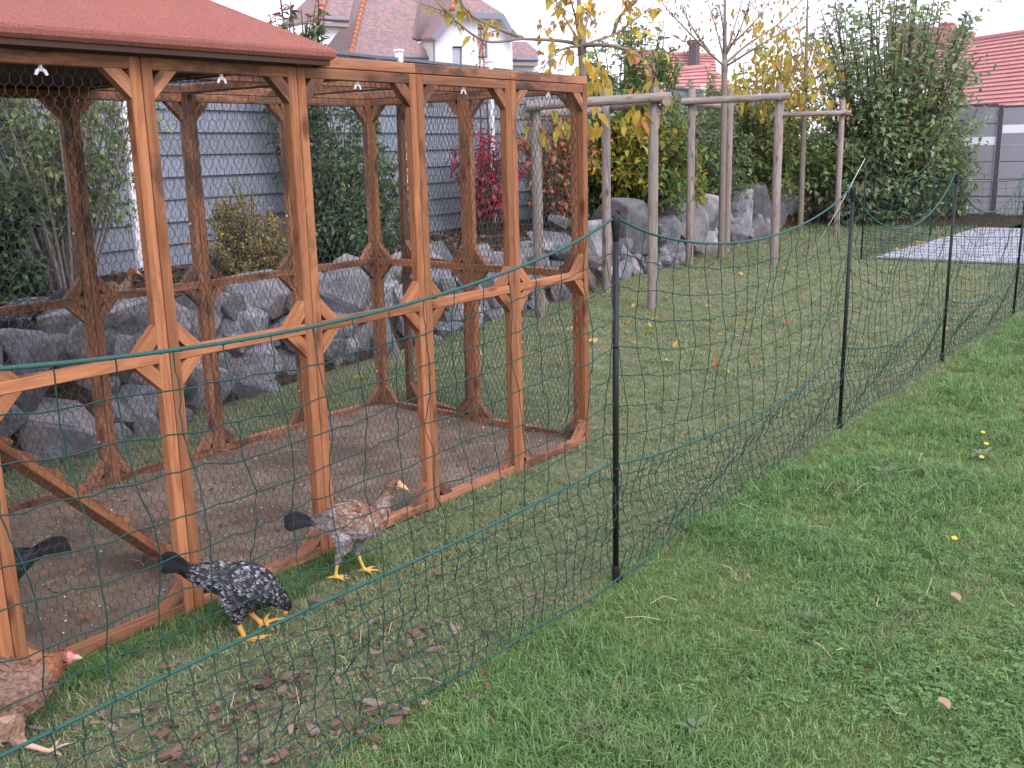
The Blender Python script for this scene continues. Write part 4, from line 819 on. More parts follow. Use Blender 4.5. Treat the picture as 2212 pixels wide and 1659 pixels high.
# ================================================================== hens
def hen(name,label,loc,head,sc,org,chain,legs,colour,feet_col,tail=None,face=(.55,.16,.13),beakc=(.45,.30,.12),comb=True,seed=0,beak=None,eye=None,feather=.028,pattern=None,scale=1.,tailc=None,group=None,lat=.8,nf=4200,slim=1.):
    """profile given as chain of (x, y, radius) in drawing units: sc metres per unit, org = ground point; x forward"""
    rg=np.random.default_rng(7000+seed); t=thing(name,label,'hen',loc,head,group); t.scale=(scale,)*3
    cv=lambda x,y:np.array([(x-org[0])*sc,0,(org[1]-y)*sc])
    C=np.array([cv(x,y) for x,y,r,*_ in chain]); RD=np.array([r*sc*slim for _,_,r,*_ in chain]); LT=np.array([q[3] if len(q)>3 else lat for q in chain])
    # resample spine smoothly
    n=len(C); tt=np.linspace(0,n-1,n*5-4); 
    def cr(A):
        out=[]
        for u in tt:
            i=min(int(u),n-2); f=u-i; p0,p1,p2,p3=A[max(i-1,0)],A[i],A[i+1],A[min(i+2,n-1)]
            out.append(.5*(2*p1+(p2-p0)*f+(2*p0-5*p1+4*p2-p3)*f*f+(3*p1-p0-3*p2+p3)*f**3))
        return np.array(out)
    Cs,Rs,Ls=cr(C),cr(RD),cr(LT); Rs=np.maximum(Rs,.006)
    T=np.gradient(Cs,axis=0); T/=np.linalg.norm(T,axis=1,keepdims=True); Nn=np.stack([-T[:,2],0*T[:,0],T[:,0]],1)
    m=20; V=[];F=[]
    for i in range(len(Cs)):
        for j in range(m):
            a=2*np.pi*j/m; V.append(Cs[i]+Nn[i]*np.sin(a)*Rs[i]+np.array([0,1,0])*np.cos(a)*Rs[i]*Ls[i])
    for i in range(len(Cs)-1):
        for j in range(m): F.append((i*m+j,i*m+(j+1)%m,(i+1)*m+(j+1)%m,(i+1)*m+j))
    b=len(V); V+= [Cs[0]-T[0]*Rs[0]*.6,Cs[-1]+T[-1]*Rs[-1]*.7]; e=(len(Cs)-1)*m
    F+=[(b,(j+1)%m,j) for j in range(m)]+[(b+1,e+j,e+(j+1)%m) for j in range(m)]
    mb=MB(); mb.add(V,F); footpts=[]; limbs=[]
    for lg in legs:
        y=lg['y']; hipx=[cv(*q[:2])+np.array([0,y*(.8 if k==0 else 1),0]) for k,q in enumerate(lg['p'])]; rr=[q[2]*sc for q in lg['p']]
        P=smooth_path([tuple(p) for p in hipx],4); rr2=np.interp(np.linspace(0,len(rr)-1,len(P)),range(len(rr)),rr); mb.tube(P,list(rr2),9)
        f=hipx[-1]; hk=lg['hock']; limbs.append(([hipx[hk]+(hipx[hk+1]-hipx[hk])*.12]+hipx[hk+1:],rr[hk+1]))
        for tx,ty,dy in lg['toes']:
            q=cv(tx,ty); q[1]=f[1]+dy; q[2]=max(q[2],.004); midp=(f+q)/2+np.array([0,0,.006]); mb.tube([tuple(f+np.array([0,0,.004])),tuple(midp),tuple(q)],[rr[-1]*.9,rr[-1]*.72,rr[-1]*.38],7)
            footpts.append(q); limbs.append(([f,midp,q],rr[-1]*.8))
    me=mb.mesh('body'); bm=bmesh.new(); bm.from_mesh(me); bmesh.ops.recalc_face_normals(bm,faces=bm.faces[:]); bm.to_mesh(me); bm.free()
    tmp=bpy.data.objects.new('tmp',me); COL.objects.link(tmp); md=tmp.modifiers.new('r','REMESH'); md.mode='VOXEL'; md.voxel_size=.0048; s=tmp.modifiers.new('s','SMOOTH'); s.iterations=4; s.factor=.5
    dg=bpy.context.evaluated_depsgraph_get(); dg.update(); me2=bpy.data.meshes.new_from_object(tmp.evaluated_get(dg)); bpy.data.objects.remove(tmp); me2.name='body'
    nv=len(me2.vertices); co=np.zeros(nv*3,np.float32); me2.vertices.foreach_get('co',co); co=co.reshape(-1,3); nr=np.zeros(nv*3,np.float32); me2.vertices.foreach_get('normal',nr); nr=nr.reshape(-1,3)
    di=np.linalg.norm(co[:,None,:]*np.array([1,.5,1])-Cs[None]*np.array([1,.5,1]),axis=2); k=di.argmin(1); par=k/(len(Cs)-1)   # 0 tail .. 1 head
    hz=min(min(cv(*lg['p'][lg['hock']][:2])[2] for lg in legs),9)
    shank=np.zeros(nv,bool)
    for pts,r_ in limbs: 
        A=np.array(pts[:-1]);B=np.array(pts[1:])
        for p,q in zip(A,B):
            w=np.clip(((co-p)@(q-p))/((q-p)@(q-p)+1e-12),0,1)[:,None]; shank|=np.linalg.norm(co-(p+(q-p)*w),axis=1)<r_*1.5+.003
    base=colour(par,co,rg); vc=base.copy(); facem=(par>.915)&(di.min(1)<RD[-4:].max()*1.15); vc[facem]=np.array(face); vc[shank]=np.array(feet_col)
    me2.materials.clear(); me2.materials.append(M['feather']); a=me2.color_attributes.new('Col','FLOAT_COLOR','POINT'); cc=np.ones((nv,4),np.float32); cc[:,:3]=vc; a.data.foreach_set('color',cc.ravel()); me2.polygons.foreach_set('use_smooth',np.ones(len(me2.polygons),bool))
    body=obj('body',me2,t)
    # plumage: overlapping feather blades lying along the body towards the tail
    ok=np.where(~shank&(par<.955))[0]; wgt=np.where(par[ok]>.75,1.6,1.0); ix=rg.choice(ok,min(nf,len(ok)),replace=False,p=wgt/wgt.sum())
    P=co[ix]; Nv=nr[ix]; kk=k[ix]; td=-T[kk]; leg=di.min(1)[ix]>Rs[kk]*1.15; td[leg]=np.array([-.15,0,-1]); td=td+np.array([0,0,-.25]); td=td-Nv*(td*Nv).sum(1,keepdims=True); td/=np.linalg.norm(td,axis=1,keepdims=True)+1e-9
    Dv=td+Nv*rg.uniform(.10,.26,(len(ix),1))+rg.normal(0,.10,P.shape); L=feather*np.interp(par[ix],[0,.2,.5,.72,.9,1],[1.3,1.3,1.05,.8,.6,.35])*rg.uniform(.75,1.2,len(ix)); L[leg]*=.6
    fc=colour(par[ix],P,rg); tipc=fc.copy()
    tipc=None
    if pattern:
        fc=pattern(par[ix],P,fc,rg)
        if isinstance(fc,tuple): fc,tipc=fc
    leaf_cloud('plumage',P-Nv*.002,Dv,L,.62,fc,t,Nv,'feather',.05,.10,tips=tipc)
    # tail feathers
    tf=tail; tm=MB(); 
    for j in range(tf['n']):
        f=j/(tf['n']-1)-.5; p0=cv(*tf['root'])+np.array([0,f*.035,0]); p1=cv(tf['tip'][0]+abs(f)*90+rg.uniform(-20,20),tf['tip'][1]+(tf['spread']*(abs(f)*2)))+np.array([0,f*.05,0]); up_=np.array([0,math.sin(f*2.2),math.cos(f*2.2)]); 
        d=p1-p0; sdv=np.cross(d/np.linalg.norm(d),np.array([0,1,0])*(1 if f<=0 else -1)+up_*.2); sdv/=np.linalg.norm(sdv); W_=tf['w']*sc*.5
        row=[]
        for q,wq in ((0,.35),(.3,.75),(.6,1.),(.85,.95),(.97,.6),(1.02,.15)):
            c=p0+d*q+np.array([0,0,.02*math.sin(q*2.6)])+np.array([0,.004*(1 if f>0 else -1)*wq,0]); row.append((c-sdv*W_*wq,c+np.array([0,.003*(1 if f>0 else -1),0]),c+sdv*W_*wq))
        Vt=[v for r in row for v in r]; Ft=[]
        for q in range(5):
            for w in range(2): Ft.append((q*3+w,q*3+w+1,q*3+w+4,q*3+w+3))
        cme=mesh('tail_feather',Vt,Ft,M['feather'],True,np.array([np.array(tailc)*rg.uniform(.5,1.5)]*len(Vt))); obj('tail_feather',cme,t)
    # head
    bp=cv(*beak[0]); bt=cv(*beak[1]); bd=(bt-bp); bl=np.linalg.norm(bd); per=np.array([-bd[2],0,bd[0]])/bl; per=per if per[2]>=0 or abs(bd[0])<abs(bd[2]) else -per
    bw=beak[2]*sc
    mb=MB(); mb.tube([tuple(bp-bd*.25),tuple(bp+bd*.35+per*bw*.15),tuple(bp+bd*.8+per*bw*.0),tuple(bt)],[bw,bw*.8,bw*.38,bw*.08],8); obj('beak',mesh('beak',mb.v,mb.f,M['feather'],True,np.tile(beakc,(len(mb.v),1))),t)
    for s in (-1,1):
        q=cv(*eye[:2])+np.array([0,s*eye[2]*sc,0]); mb=MB(); mb.tube([tuple(q+np.array([0,-s*.003,0])),tuple(q+np.array([0,s*.0012,0])),tuple(q+np.array([0,s*.0024,0]))],[.0058,.0052,.002],10); obj('eye',mb.mesh('eye',plain('hen_eye',(.05,.02,.01),.15,.6),True),t)
    if comb:
        mb=MB(); c0=cv(*comb[0]); c1=cv(*comb[1]); hgt=comb[2]*sc*.65; nrm=np.array([-(c1-c0)[2],0,(c1-c0)[0]]); nrm/=np.linalg.norm(nrm); poly=[]
        for q in range(9): poly.append(c0+(c1-c0)*q/8+nrm*(hgt*(.5+.5*(q%2))*math.sin(math.pi*(.12+.8*q/8))))
        poly=[tuple(c0-nrm*.006+np.array([0,-.002,0]))]+[tuple(p+np.array([0,-.002,0])) for p in poly]+[tuple(c1-nrm*.006+np.array([0,-.002,0]))]; mb.prism(poly,(0,.004,0)); obj('comb',mesh('comb',mb.v,mb.f,M['feather'],False,np.tile((.36,.10,.085),(len(mb.v),1))),t)
    return t
def lerp_cols(par,stops):
    ps=[s[0] for s in stops]; return np.stack([np.interp(par,ps,[s[1][c] for s in stops]) for c in range(3)],1)
HEAD=math.atan2(-.793,.609)
# grey and brown hen striding
def col_grey(par,co,rg):
    c=lerp_cols(par,[(0,(.10,.095,.10)),(.12,(.17,.15,.14)),(.25,(.25,.21,.185)),(.66,(.26,.20,.16)),(.76,(.22,.125,.065)),(.93,(.15,.08,.045)),(1,(.4,.2,.15))]); low=(co[:,2]<.235)&(par<.8); c[low]=np.array([.27,.245,.24]); wing=(co[:,2]>.235)&(co[:,2]<.31)&(par>.2)&(par<.62); c[wing]=np.array([.225,.12,.07]); return c
def pat_grey(par,P,c,rg):
    n=len(c); r=rg.random(n); c=c*rg.uniform(.78,1.22,(n,1)); tp=c*1.0; wing=(P[:,2]>.22)&(par>.15)&(par<.7); m=wing&(r<.25); tp[m]=np.array([.10,.085,.085]); m=wing&(r>.72); tp[m]=np.array([.33,.27,.235]); nk=(par>.70)&(r<.45); tp[nk]=np.array([.08,.05,.04]); return np.clip(c,0,1),tp
SG=.3456/1000
GCH=[(640,735,62,.6),(760,730,125,.75),(950,715,205,.85),(1130,725,235,.85),(1290,700,185,.85),(1390,590,115,.85),(1440,480,72,.9),(1480,385,58,.9),(1530,305,66,.8),(1585,285,62,.75),(1635,300,44,.75)]
GLEG=[dict(y=-.032,hock=3,p=[(980,850,120),(930,1010,85),(885,1110,45),(865,1185,27),(845,1290,22),(828,1395,24)],toes=[(975,1455,-.03),(965,1400,.03),(1010,1425,0),(712,1395,0)]),
      dict(y=.034,hock=3,p=[(1080,850,115),(1085,1010,75),(1080,1100,40),(1078,1180,26),(1110,1290,21),(1150,1395,24)],toes=[(1370,1415,.0),(1265,1380,.035),(1250,1440,-.03),(1030,1420,0)])]
GARGS=dict(tail=dict(n=8,root=(610,740),tip=(255,690),spread=120,w=120),beak=((1640,315),(1722,368),36),eye=(1588,272,48),comb=((1560,232),(1645,262),18))
hen('hen','grey hen with a rusty brown back and neck striding on yellow legs',(*[.560,-.262],0.0),HEAD,SG,(1000,1418),GCH,GLEG,col_grey,(.62,.42,.09),pattern=pat_grey,seed=1,slim=.93,tailc=(.032,.032,.04),beakc=(.62,.42,.16),face=(.55,.25,.20),**GARGS)
# black speckled hen pecking
def col_blk(par,co,rg): return lerp_cols(par,[(0,(.016,.017,.022)),(.8,(.022,.022,.026)),(1,(.012,.012,.013))])
def pat_blk(par,P,c,rg):
    n=len(c); r=rg.random(n); c=c*rg.uniform(.7,1.4,(n,1)); tp=c.copy(); ok=(par>.10)&(par<.87); m=ok&(r<.55); tp[m]=np.array([.20,.20,.225])*rg.uniform(.5,1.6,(m.sum(),1)); m=ok&(r<.10); tp[m]=np.array([.5,.5,.54]); return c,tp
SB=.2538/1000
BCH=[(520,430,80,.6),(640,480,125,.7),(850,530,190,.8),(1100,590,250,.82),(1330,680,310,.8),(1540,760,265,.82),(1690,840,180,.85),(1775,910,120,.85),(1820,970,92,.85),(1850,1020,70,.8),(1840,1065,48,.75)]
BLEG=[dict(y=-.036,hock=2,p=[(1230,880,200),(1200,1060,105),(1195,1190,46),(1235,1320,38),(1285,1470,40)],toes=[(1640,1470,.02),(1450,1585,-.03),(1560,1530,-.005),(1160,1500,0)]),
      dict(y=.038,hock=2,p=[(1290,870,190),(1290,1050,95),(1290,1160,44),(1360,1250,38),(1450,1345,40)],toes=[(1795,1290,.02),(1645,1390,-.03),(1525,1250,.04),(1400,1430,-.01)])]
BARGS=dict(tail=dict(n=8,root=(560,430),tip=(130,250),spread=170,w=170),beak=((1830,1085),(1802,1165),40),eye=(1862,1010,62),comb=((1900,960),(1885,1050),16))
Pb=(.005,-.345)
hen('hen','black hen speckled with white, pecking at the grass with its head down',(*Pb,0.0),HEAD,SB,(1370,1420),BCH,BLEG,col_blk,(.62,.33,.07),pattern=pat_blk,seed=2,tailc=(.016,.017,.022),face=(.05,.02,.02),beakc=(.40,.24,.08),**BARGS)
# brown hen at the left edge
def col_brn(par,co,rg):
    c=lerp_cols(par,[(0,(.15,.09,.065)),(.45,(.20,.12,.085)),(.66,(.23,.135,.095)),(.76,(.26,.10,.035)),(.90,(.17,.055,.025)),(1,(.5,.2,.17))]); low=(co[:,2]<.165)&(par<.78); c[low]=np.array([.34,.22,.155]); return c
def pat_brn(par,P,c,rg):
    n=len(c); r=rg.random(n); c=c*rg.uniform(.82,1.18,(n,1)); tp=c*.92; w=(par<.7)&(P[:,2]>.16); tp[w&(r<.5)]=c[w&(r<.5)]*.55; return np.clip(c,0,1),np.clip(tp,0,1)
SR=.249/1000
RCH=[(-640,470,110,.6),(-480,500,180,.75),(-240,560,280,.8),(60,620,345,.82),(300,620,310,.82),(470,540,235,.85),(600,430,165,.85),(700,350,128,.85),(790,300,108,.8),(860,285,92,.75),(915,290,58,.75)]
RLEG=[dict(y=-.036,hock=2,p=[(160,880,210),(200,1080,115),(290,1240,48),(440,1320,34),(585,1392,36)],toes=[(845,1330,.02),(760,1400,-.035),(640,1330,.05),(460,1400,0)]),
      dict(y=.036,hock=2,p=[(20,880,200),(-20,1080,100),(-60,1200,45),(-110,1300,33),(-170,1385,36)],toes=[(60,1380,.0),(0,1395,-.03),(-10,1380,.03),(-290,1390,0)])]
RARGS=dict(tail=dict(n=8,root=(-660,460),tip=(-1000,300),spread=120,w=170),beak=((930,290),(1012,305),44),eye=(835,285,84),comb=((800,205),(930,235),34))
hen('hen','fawn brown hen with a rust red neck stepping in from the left edge',(-.825,-.40,0.0),HEAD+.12,SR,(400,1392),RCH,RLEG,col_brn,(.50,.36,.24),pattern=pat_brn,seed=3,tailc=(.06,.04,.035),face=(.52,.19,.16),beakc=(.45,.30,.26),**RARGS)
# black hen inside the run, tail to the right
def pat_dark(par,P,c,rg):
    n=len(c); r=rg.random(n); c[(r<.06)&(P[:,2]<.16)]=np.array([.3,.3,.32]); return c*rg.uniform(.7,1.3,(n,1))
KCH=[(620,600,62,.6),(760,620,125,.75),(950,660,200,.85),(1130,690,225,.85),(1290,690,185,.85),(1390,590,115,.85),(1440,480,72,.9),(1480,385,58,.9),(1530,305,66,.8),(1585,285,62,.75),(1635,300,44,.75)]
KARGS=dict(GARGS); KARGS['tail']=dict(n=7,root=(640,590),tip=(225,600),spread=70,w=120)
hen('hen','plain black hen inside the run behind the left front post',(-.56,.33,.015),R(176),SG,(1000,1418),KCH,GLEG,col_blk,(.10,.10,.09),pattern=pat_dark,seed=4,tailc=(.014,.014,.017),face=(.30,.06,.05),beakc=(.10,.08,.06),**KARGS)
# two hens up on the bed
hen('hen','brown hen standing on the bed behind the second back post',(1.62,3.12,zb(1.62,3.12)+.02),HEAD+.2,SG,(1000,1418),GCH,GLEG,col_brn,(.45,.33,.10),pattern=pat_brn,seed=5,tailc=(.05,.04,.04),face=(.45,.15,.12),beakc=(.55,.36,.15),scale=.92,nf=1800,**GARGS)
hen('hen','dark grey hen on the boulders at the left behind the run',(.93,2.98,zb(.93,2.98)+.02),R(150),SB,(1370,1420),BCH,BLEG,lambda p,c,r:np.tile((.06,.065,.085),(len(p),1)),(.2,.17,.1),pattern=pat_blk,seed=6,tailc=(.05,.05,.065),face=(.25,.06,.05),scale=.95,nf=1800,**BARGS)
# ================================================================== grass blades (uncountable)
SRC=bpy.data.collections.new('grass_blade_shapes')
def grass_mat():
    t=NT('grass_blade'); a=t.new('ShaderNodeAttribute',attribute_name='tint'); a.attribute_type='INSTANCER'
    oi=t.new('ShaderNodeAttribute',attribute_name='Col'); col=t.mix(1.0,a.outputs['Color'],oi.outputs['Color'],'MULTIPLY'); t.fin(col,.6,.25)
    tr=t.new('ShaderNodeBsdfTranslucent'); mx=t.new('ShaderNodeMixShader'); mx.inputs[0].default_value=.3; t.link(col,tr.inputs['Color']); t.link(t.b.outputs[0],mx.inputs[1]); t.link(tr.outputs[0],mx.inputs[2]); t.link(mx.outputs[0],t.out.inputs['Surface']); return t.m
GM=grass_mat()
def tuft(name,nb,h,spread,lean,wid,seed,dry=.15):
    rg=np.random.default_rng(seed); V=[];F=[];C=[]
    for i in range(nb):
        a=rg.uniform(0,6.28); d=np.array([np.cos(a),np.sin(a),0]); p=np.append(rg.normal(0,spread,2),0); hh=h*rg.uniform(.5,1.15); le=lean*rg.uniform(.2,1.3); s=np.array([-d[1],d[0],0])*wid*rg.uniform(.7,1.2)*.5; b=len(V)
        m=p+d*le*hh*.35+np.array([0,0,hh*.6]); tp=p+d*le*hh+np.array([0,0,hh*(1-.25*le)])
        V+=[p-s,p+s,m+s*.8,m-s*.8,tp]; F+=[(b,b+1,b+2,b+3),(b+3,b+2,b+4)]
        c=np.array([1,1,1])*rg.uniform(.7,1.35); 
        if rg.random()<dry: c=c*np.array([1.9,1.4,1.45])
        C+=[c]*5
    o=bpy.data.objects.new(name,mesh(name,V,F,GM,False,np.array(C))); SRC.objects.link(o); return o
for i in range(4): tuft('aa_tuft%d'%i,14,.036,.020,1.25,.0030,50+i,.16)
for i in range(3): tuft('bb_long%d'%i,14,.058,.020,1.0,.0034,60+i,.10)
for i in range(2): tuft('cc_short%d'%i,15,.022,.024,1.4,.0032,70+i,.30)
def clover(name,seed):
    rg=np.random.default_rng(seed); V=[];F=[];C=[]
    for i in range(7):
        p=np.append(rg.normal(0,.022,2),rg.uniform(.015,.04)); r=rg.uniform(.005,.009); a0=rg.uniform(0,6)
        for k in range(3):
            a=a0+k*2.09; d=np.array([np.cos(a),np.sin(a),rg.normal(0,.2)]); s=np.array([-d[1],d[0],0]); b=len(V); V+=[p,p+d*r*.8+s*r*.8,p+d*r*1.7,p+d*r*.8-s*r*.8]; F.append((b,b+1,b+2,b+3)); C+=[np.array([1,1.0,.9])*rg.uniform(.8,1.2)]*4
    o=bpy.data.objects.new(name,mesh(name,V,F,GM,False,np.array(C))); SRC.objects.link(o)
for i in range(2): clover('dd_clover%d'%i,80+i)
def value_noise(x,y,s,seed):
    rg=np.random.default_rng(seed); g=rg.random((64,64)); fx,fy=x/s,y/s; i,j=np.floor(fx).astype(int),np.floor(fy).astype(int); u,v=fx-i,fy-j; u=u*u*(3-2*u);v=v*v*(3-2*v); G=lambda a,b:g[a%64,b%64]
    return G(i,j)*(1-u)*(1-v)+G(i+1,j)*u*(1-v)+G(i,j+1)*(1-u)*v+G(i+1,j+1)*u*v
def scatter(x0,x1,y0,y1,dens,size=1.):
    n=int((x1-x0)*(y1-y0)*dens); return np.stack([RNG.uniform(x0,x1,n),RNG.uniform(y0,y1,n),np.full(n,size)],1)
PT=np.concatenate([scatter(-1.9,2.2,-2.9,0.02,2900,.9),scatter(-1.9,2.2,-5.2,-2.9,1300,1.0),scatter(2.2,4.5,-5.2,-3.2,900,1.1),scatter(2.2,4.5,-3.2,2.6,1500,1.0),scatter(4.5,8,-5.2,3.3,650,1.25),scatter(8,13.4,-5.2,4.4,260,1.6),scatter(13.4,20,1.75,5.2,120,2.2),scatter(-1,2.2,1.72,2.75,420,1.1)])
x,y,sz=PT.T; camd=np.hypot(x-CAM.x,y-CAM.y)
ff=np.array([fwd.x,fwd.y]); ff/=np.linalg.norm(ff); rel_=np.stack([x-CAM.x,y-CAM.y],1); ahead=rel_@ff; sidew=np.abs(rel_@np.array([ff[1],-ff[0]])); keep=(ahead>.5)&(sidew<ahead*.85+1.5)
keep&=~((x>-1.95)&(x<4*S+.01)&(y>-.005)&(y<D+.01)); keep&=~((x>13.0)&(x<19.05)&(y<1.78)&(y>-4.3)); keep&=(y<2.5+.158*x)
n1=value_noise(x+20,y+20,.42,1); n2=value_noise(x+20,y+20,.13,2); n3=value_noise(x+20,y+20,1.1,3)
edge=y+1.14+.10*(n2-.5)
outside=np.clip(.5-edge/.12,0,1)        # 1 on the greener lawn outside the net
chips=np.clip(1.15-np.hypot((x+.45)/.85,(y+.75)/.65),0,1)
p=np.where(outside>.5,.80+.2*n1,.45+.5*n2)-.45*chips
p=np.where((y>-.22)&(y<0)&(x<.75),np.maximum(p,.75),p)   # ungrazed fringe along the run sill
keep&=RNG.random(len(x))<p
x,y,sz,n1,n2,n3,outside,camd=[q[keep] for q in (x,y,sz,n1,n2,n3,outside,camd)]; N=len(x)
kind=np.where(outside>.5,np.where((n1*.6+n2*.4+RNG.normal(0,.12,N))>.62,RNG.integers(4,7,N),RNG.integers(0,4,N)),np.where(RNG.random(N)<.66,RNG.integers(7,9,N),RNG.integers(0,4,N)))
cl=(outside>.5)&(RNG.random(N)<.20*np.clip((-2.0-y+1.4*(n3-.5))*1.6,0,1)*np.clip(1.6*n1,.2,1))&(x<2.6); kind[cl]=RNG.integers(9,11,cl.sum())
fr=(y>-.22-.15*(n2-.5))&(y<0)&(x<.75); kind[fr]=RNG.integers(0,5,fr.sum())
gr=np.array([.118,.25,.082]); gr2=np.array([.175,.28,.10]); dry=np.array([.235,.25,.155]); olv=np.array([.14,.225,.10])
f=np.clip((n1*.6+n3*.6-.2),0,1)[:,None]; lush=gr*(.4+.6*f)+gr2*(1-f)*.6; lush=lush*(1-.4*(n2>.84)[:,None])+dry*.4*(n2>.84)[:,None]
worn=olv*(1-.45*n2[:,None])+dry*.45*n2[:,None]; tint=worn*(1-outside[:,None])+lush*outside[:,None]; tint[fr]=gr*.62+gr2*.12; tint*=RNG.uniform(.8,1.25,(N,1))
bl=(kind>=9); tint[bl]=np.array([.115,.225,.08])*RNG.uniform(.8,1.3,(bl.sum(),1))
me=bpy.data.meshes.new('lawn_grass'); me.vertices.add(N); me.vertices.foreach_set('co',np.stack([x,y,np.full(N,-.004)],1).astype(np.float32).ravel())
def attr(nm,typ,data,key='value'):
    a=me.attributes.new(nm,typ,'POINT'); a.data.foreach_set(key,data)
attr('turn','FLOAT_VECTOR',np.stack([RNG.normal(0,.15,N),RNG.normal(0,.15,N),RNG.uniform(0,6.28,N)],1).astype(np.float32).ravel(),'vector')
attr('size','FLOAT',(sz*RNG.uniform(.7,1.25,N)*np.where(kind>=9,1,.75+.5*n1)).astype(np.float32)); attr('pick','INT',kind.astype(np.int32))
tc=np.ones((N,4),np.float32); tc[:,:3]=tint; attr('tint','FLOAT_COLOR',tc.ravel(),'color')
go=obj('lawn_grass',me); tag(go,'short grass blades and clover growing over the lawn',kind='stuff')
ng=bpy.data.node_groups.new('grass_scatter','GeometryNodeTree'); ng.interface.new_socket('Geometry',in_out='INPUT',socket_type='NodeSocketGeometry'); ng.interface.new_socket('Geometry',in_out='OUTPUT',socket_type='NodeSocketGeometry')
gi=ng.nodes.new('NodeGroupInput'); go_=ng.nodes.new('NodeGroupOutput'); mp_=ng.nodes.new('GeometryNodeMeshToPoints'); io=ng.nodes.new('GeometryNodeInstanceOnPoints'); ci=ng.nodes.new('GeometryNodeCollectionInfo'); ci.inputs['Collection'].default_value=SRC; ci.inputs['Separate Children'].default_value=True; ci.inputs['Reset Children'].default_value=True
def na(nm,t_):
    q=ng.nodes.new('GeometryNodeInputNamedAttribute'); q.data_type=t_; q.inputs['Name'].default_value=nm; return q.outputs['Attribute']
L_=ng.links.new; L_(gi.outputs[0],mp_.inputs['Mesh']); L_(mp_.outputs[0],io.inputs['Points']); L_(ci.outputs[0],io.inputs['Instance']); io.inputs['Pick Instance'].default_value=True
L_(na('pick','INT'),io.inputs['Instance Index']); L_(na('turn','FLOAT_VECTOR'),io.inputs['Rotation']); L_(na('size','FLOAT'),io.inputs['Scale']); L_(io.outputs[0],go_.inputs[0])
md=go.modifiers.new('scatter','NODES'); md.node_group=ng

# ================================================================== bark chips, fallen leaves, weeds
def chip_mesh(seed):
    rg=np.random.default_rng(seed); V,F=chip_shape(rg,1,.5,.12); return mesh('bark_chip',V,F,None,False)
cm=[]
for i in range(6):
    q=chip_mesh(i); q.materials.append(plain('bark_chip_%d'%i,[(.13,.09,.065),(.09,.06,.045),(.18,.13,.10),(.07,.047,.037),(.15,.095,.07),(.22,.175,.145)][i],.9,.15,0,.3,7)); cm.append(q)
rg=np.random.default_rng(77); cnt=0
while cnt<270:
    x,y=rg.normal(-.46,.52),rg.normal(-.90,.33)
    if y>-.12 or y<-1.45 or x<-1.7 or x>1.4: continue
    L=rg.uniform(.024,.072)*(1 if rg.random()<.8 else 1.4); o=obj('bark_chip',cm[cnt%6],None,(x,y,.004+rg.uniform(0,.010)),(rg.normal(0,.22),rg.normal(0,.22),rg.uniform(0,6.28)),(L,L*rg.uniform(.7,1.2),L)); tag(o,['brown','dark','pale brown','blackish','reddish brown','pale grey'][cnt%6]+' piece of bark lying on the trodden grass beside the net','bark chip','bark chips scattered at the foot of the net'); cnt+=1
for i in range(26):
    x,y=rg.uniform(.2,2.4),rg.uniform(-1.1,-.1); L=rg.uniform(.02,.05); o=obj('bark_chip',cm[i%6],None,(x,y,.006),(rg.normal(0,.2),rg.normal(0,.2),rg.uniform(0,6.28)),(L,L,L)); tag(o,'lone bark scrap on the grass in front of the run','bark chip','stray bark scraps in front of the run')
N=1500; x=RNG.normal(-.40,.62,N); y=np.clip(RNG.normal(-.85,.42,N),-1.9,-.05); A=RNG.uniform(0,6.28,N); l=RNG.uniform(.004,.013,N); e1=np.stack([np.cos(A),np.sin(A),RNG.normal(0,.25,N)],1); e2=np.stack([-np.sin(A),np.cos(A),RNG.normal(0,.3,N)],1); c=np.stack([x,y,RNG.uniform(.006,.016,N)],1)
V=np.stack([c-e1*l[:,None],c+e2*l[:,None]*.5,c+e1*l[:,None],c-e2*l[:,None]*.5],1).reshape(-1,3); o=obj('bark_crumbs',mesh('bark_crumbs',V,np.arange(4*N).reshape(-1,4),M['feather'],False,np.repeat(palette(N,[(.15,.10,.085),(.09,.06,.05),(.22,.165,.14)],[3,3,2]),4,0))); tag(o,'small crumbs of bark trodden into the grass by the net',kind='stuff')
fm=[]
for i,c in enumerate([(.50,.33,.06),(.42,.20,.06),(.30,.15,.08),(.55,.42,.12),(.22,.12,.08)]):
    V=np.array([(0,0,.0),(.3,.26,.10),(.4,0,.03),(.3,-.26,.06),(.7,.2,.05),(.7,-.2,.12),(1,0,.02)]); fm.append(mesh('fallen_leaf',V,[(0,2,1),(0,3,2),(1,2,4),(2,3,5),(2,5,6),(2,6,4)],M['leaf'],False,np.tile(c,(7,1))))
k=0
while k<150:
    x=rg.uniform(2.9,15.5); y=rg.uniform(-.95,2.1+.14*x)
    if x>12.7 and y<1.9: continue
    if rg.random()<.35: x,y=rg.normal(6.6,1.0),rg.normal(1.6,.7)
    if y<-1 or y>2.2+.14*x: continue
    L=rg.uniform(.06,.13); o=obj('fallen_leaf',fm[k%5],None,(x,y,.012),(rg.normal(0,.3),rg.normal(0,.3),rg.uniform(0,6.28)),L); tag(o,['yellow','orange','reddish brown','pale yellow','dark brown'][k%5]+' fallen leaf lying on the worn lawn inside the net','leaf','fallen leaves on the lawn inside the net'); k+=1
for i in range(24):
    o=obj('fallen_leaf',fm[(i*2)%5],None,(13.0+rg.uniform(0,6)*1.0,1.78+rg.normal(0,.05),.03),(rg.normal(0,.3),rg.normal(0,.3),rg.uniform(0,6.28)),rg.uniform(.07,.12)); tag(o,'fallen leaf drifted along the edge of the grey terrace','leaf','fallen leaves along the terrace edge')
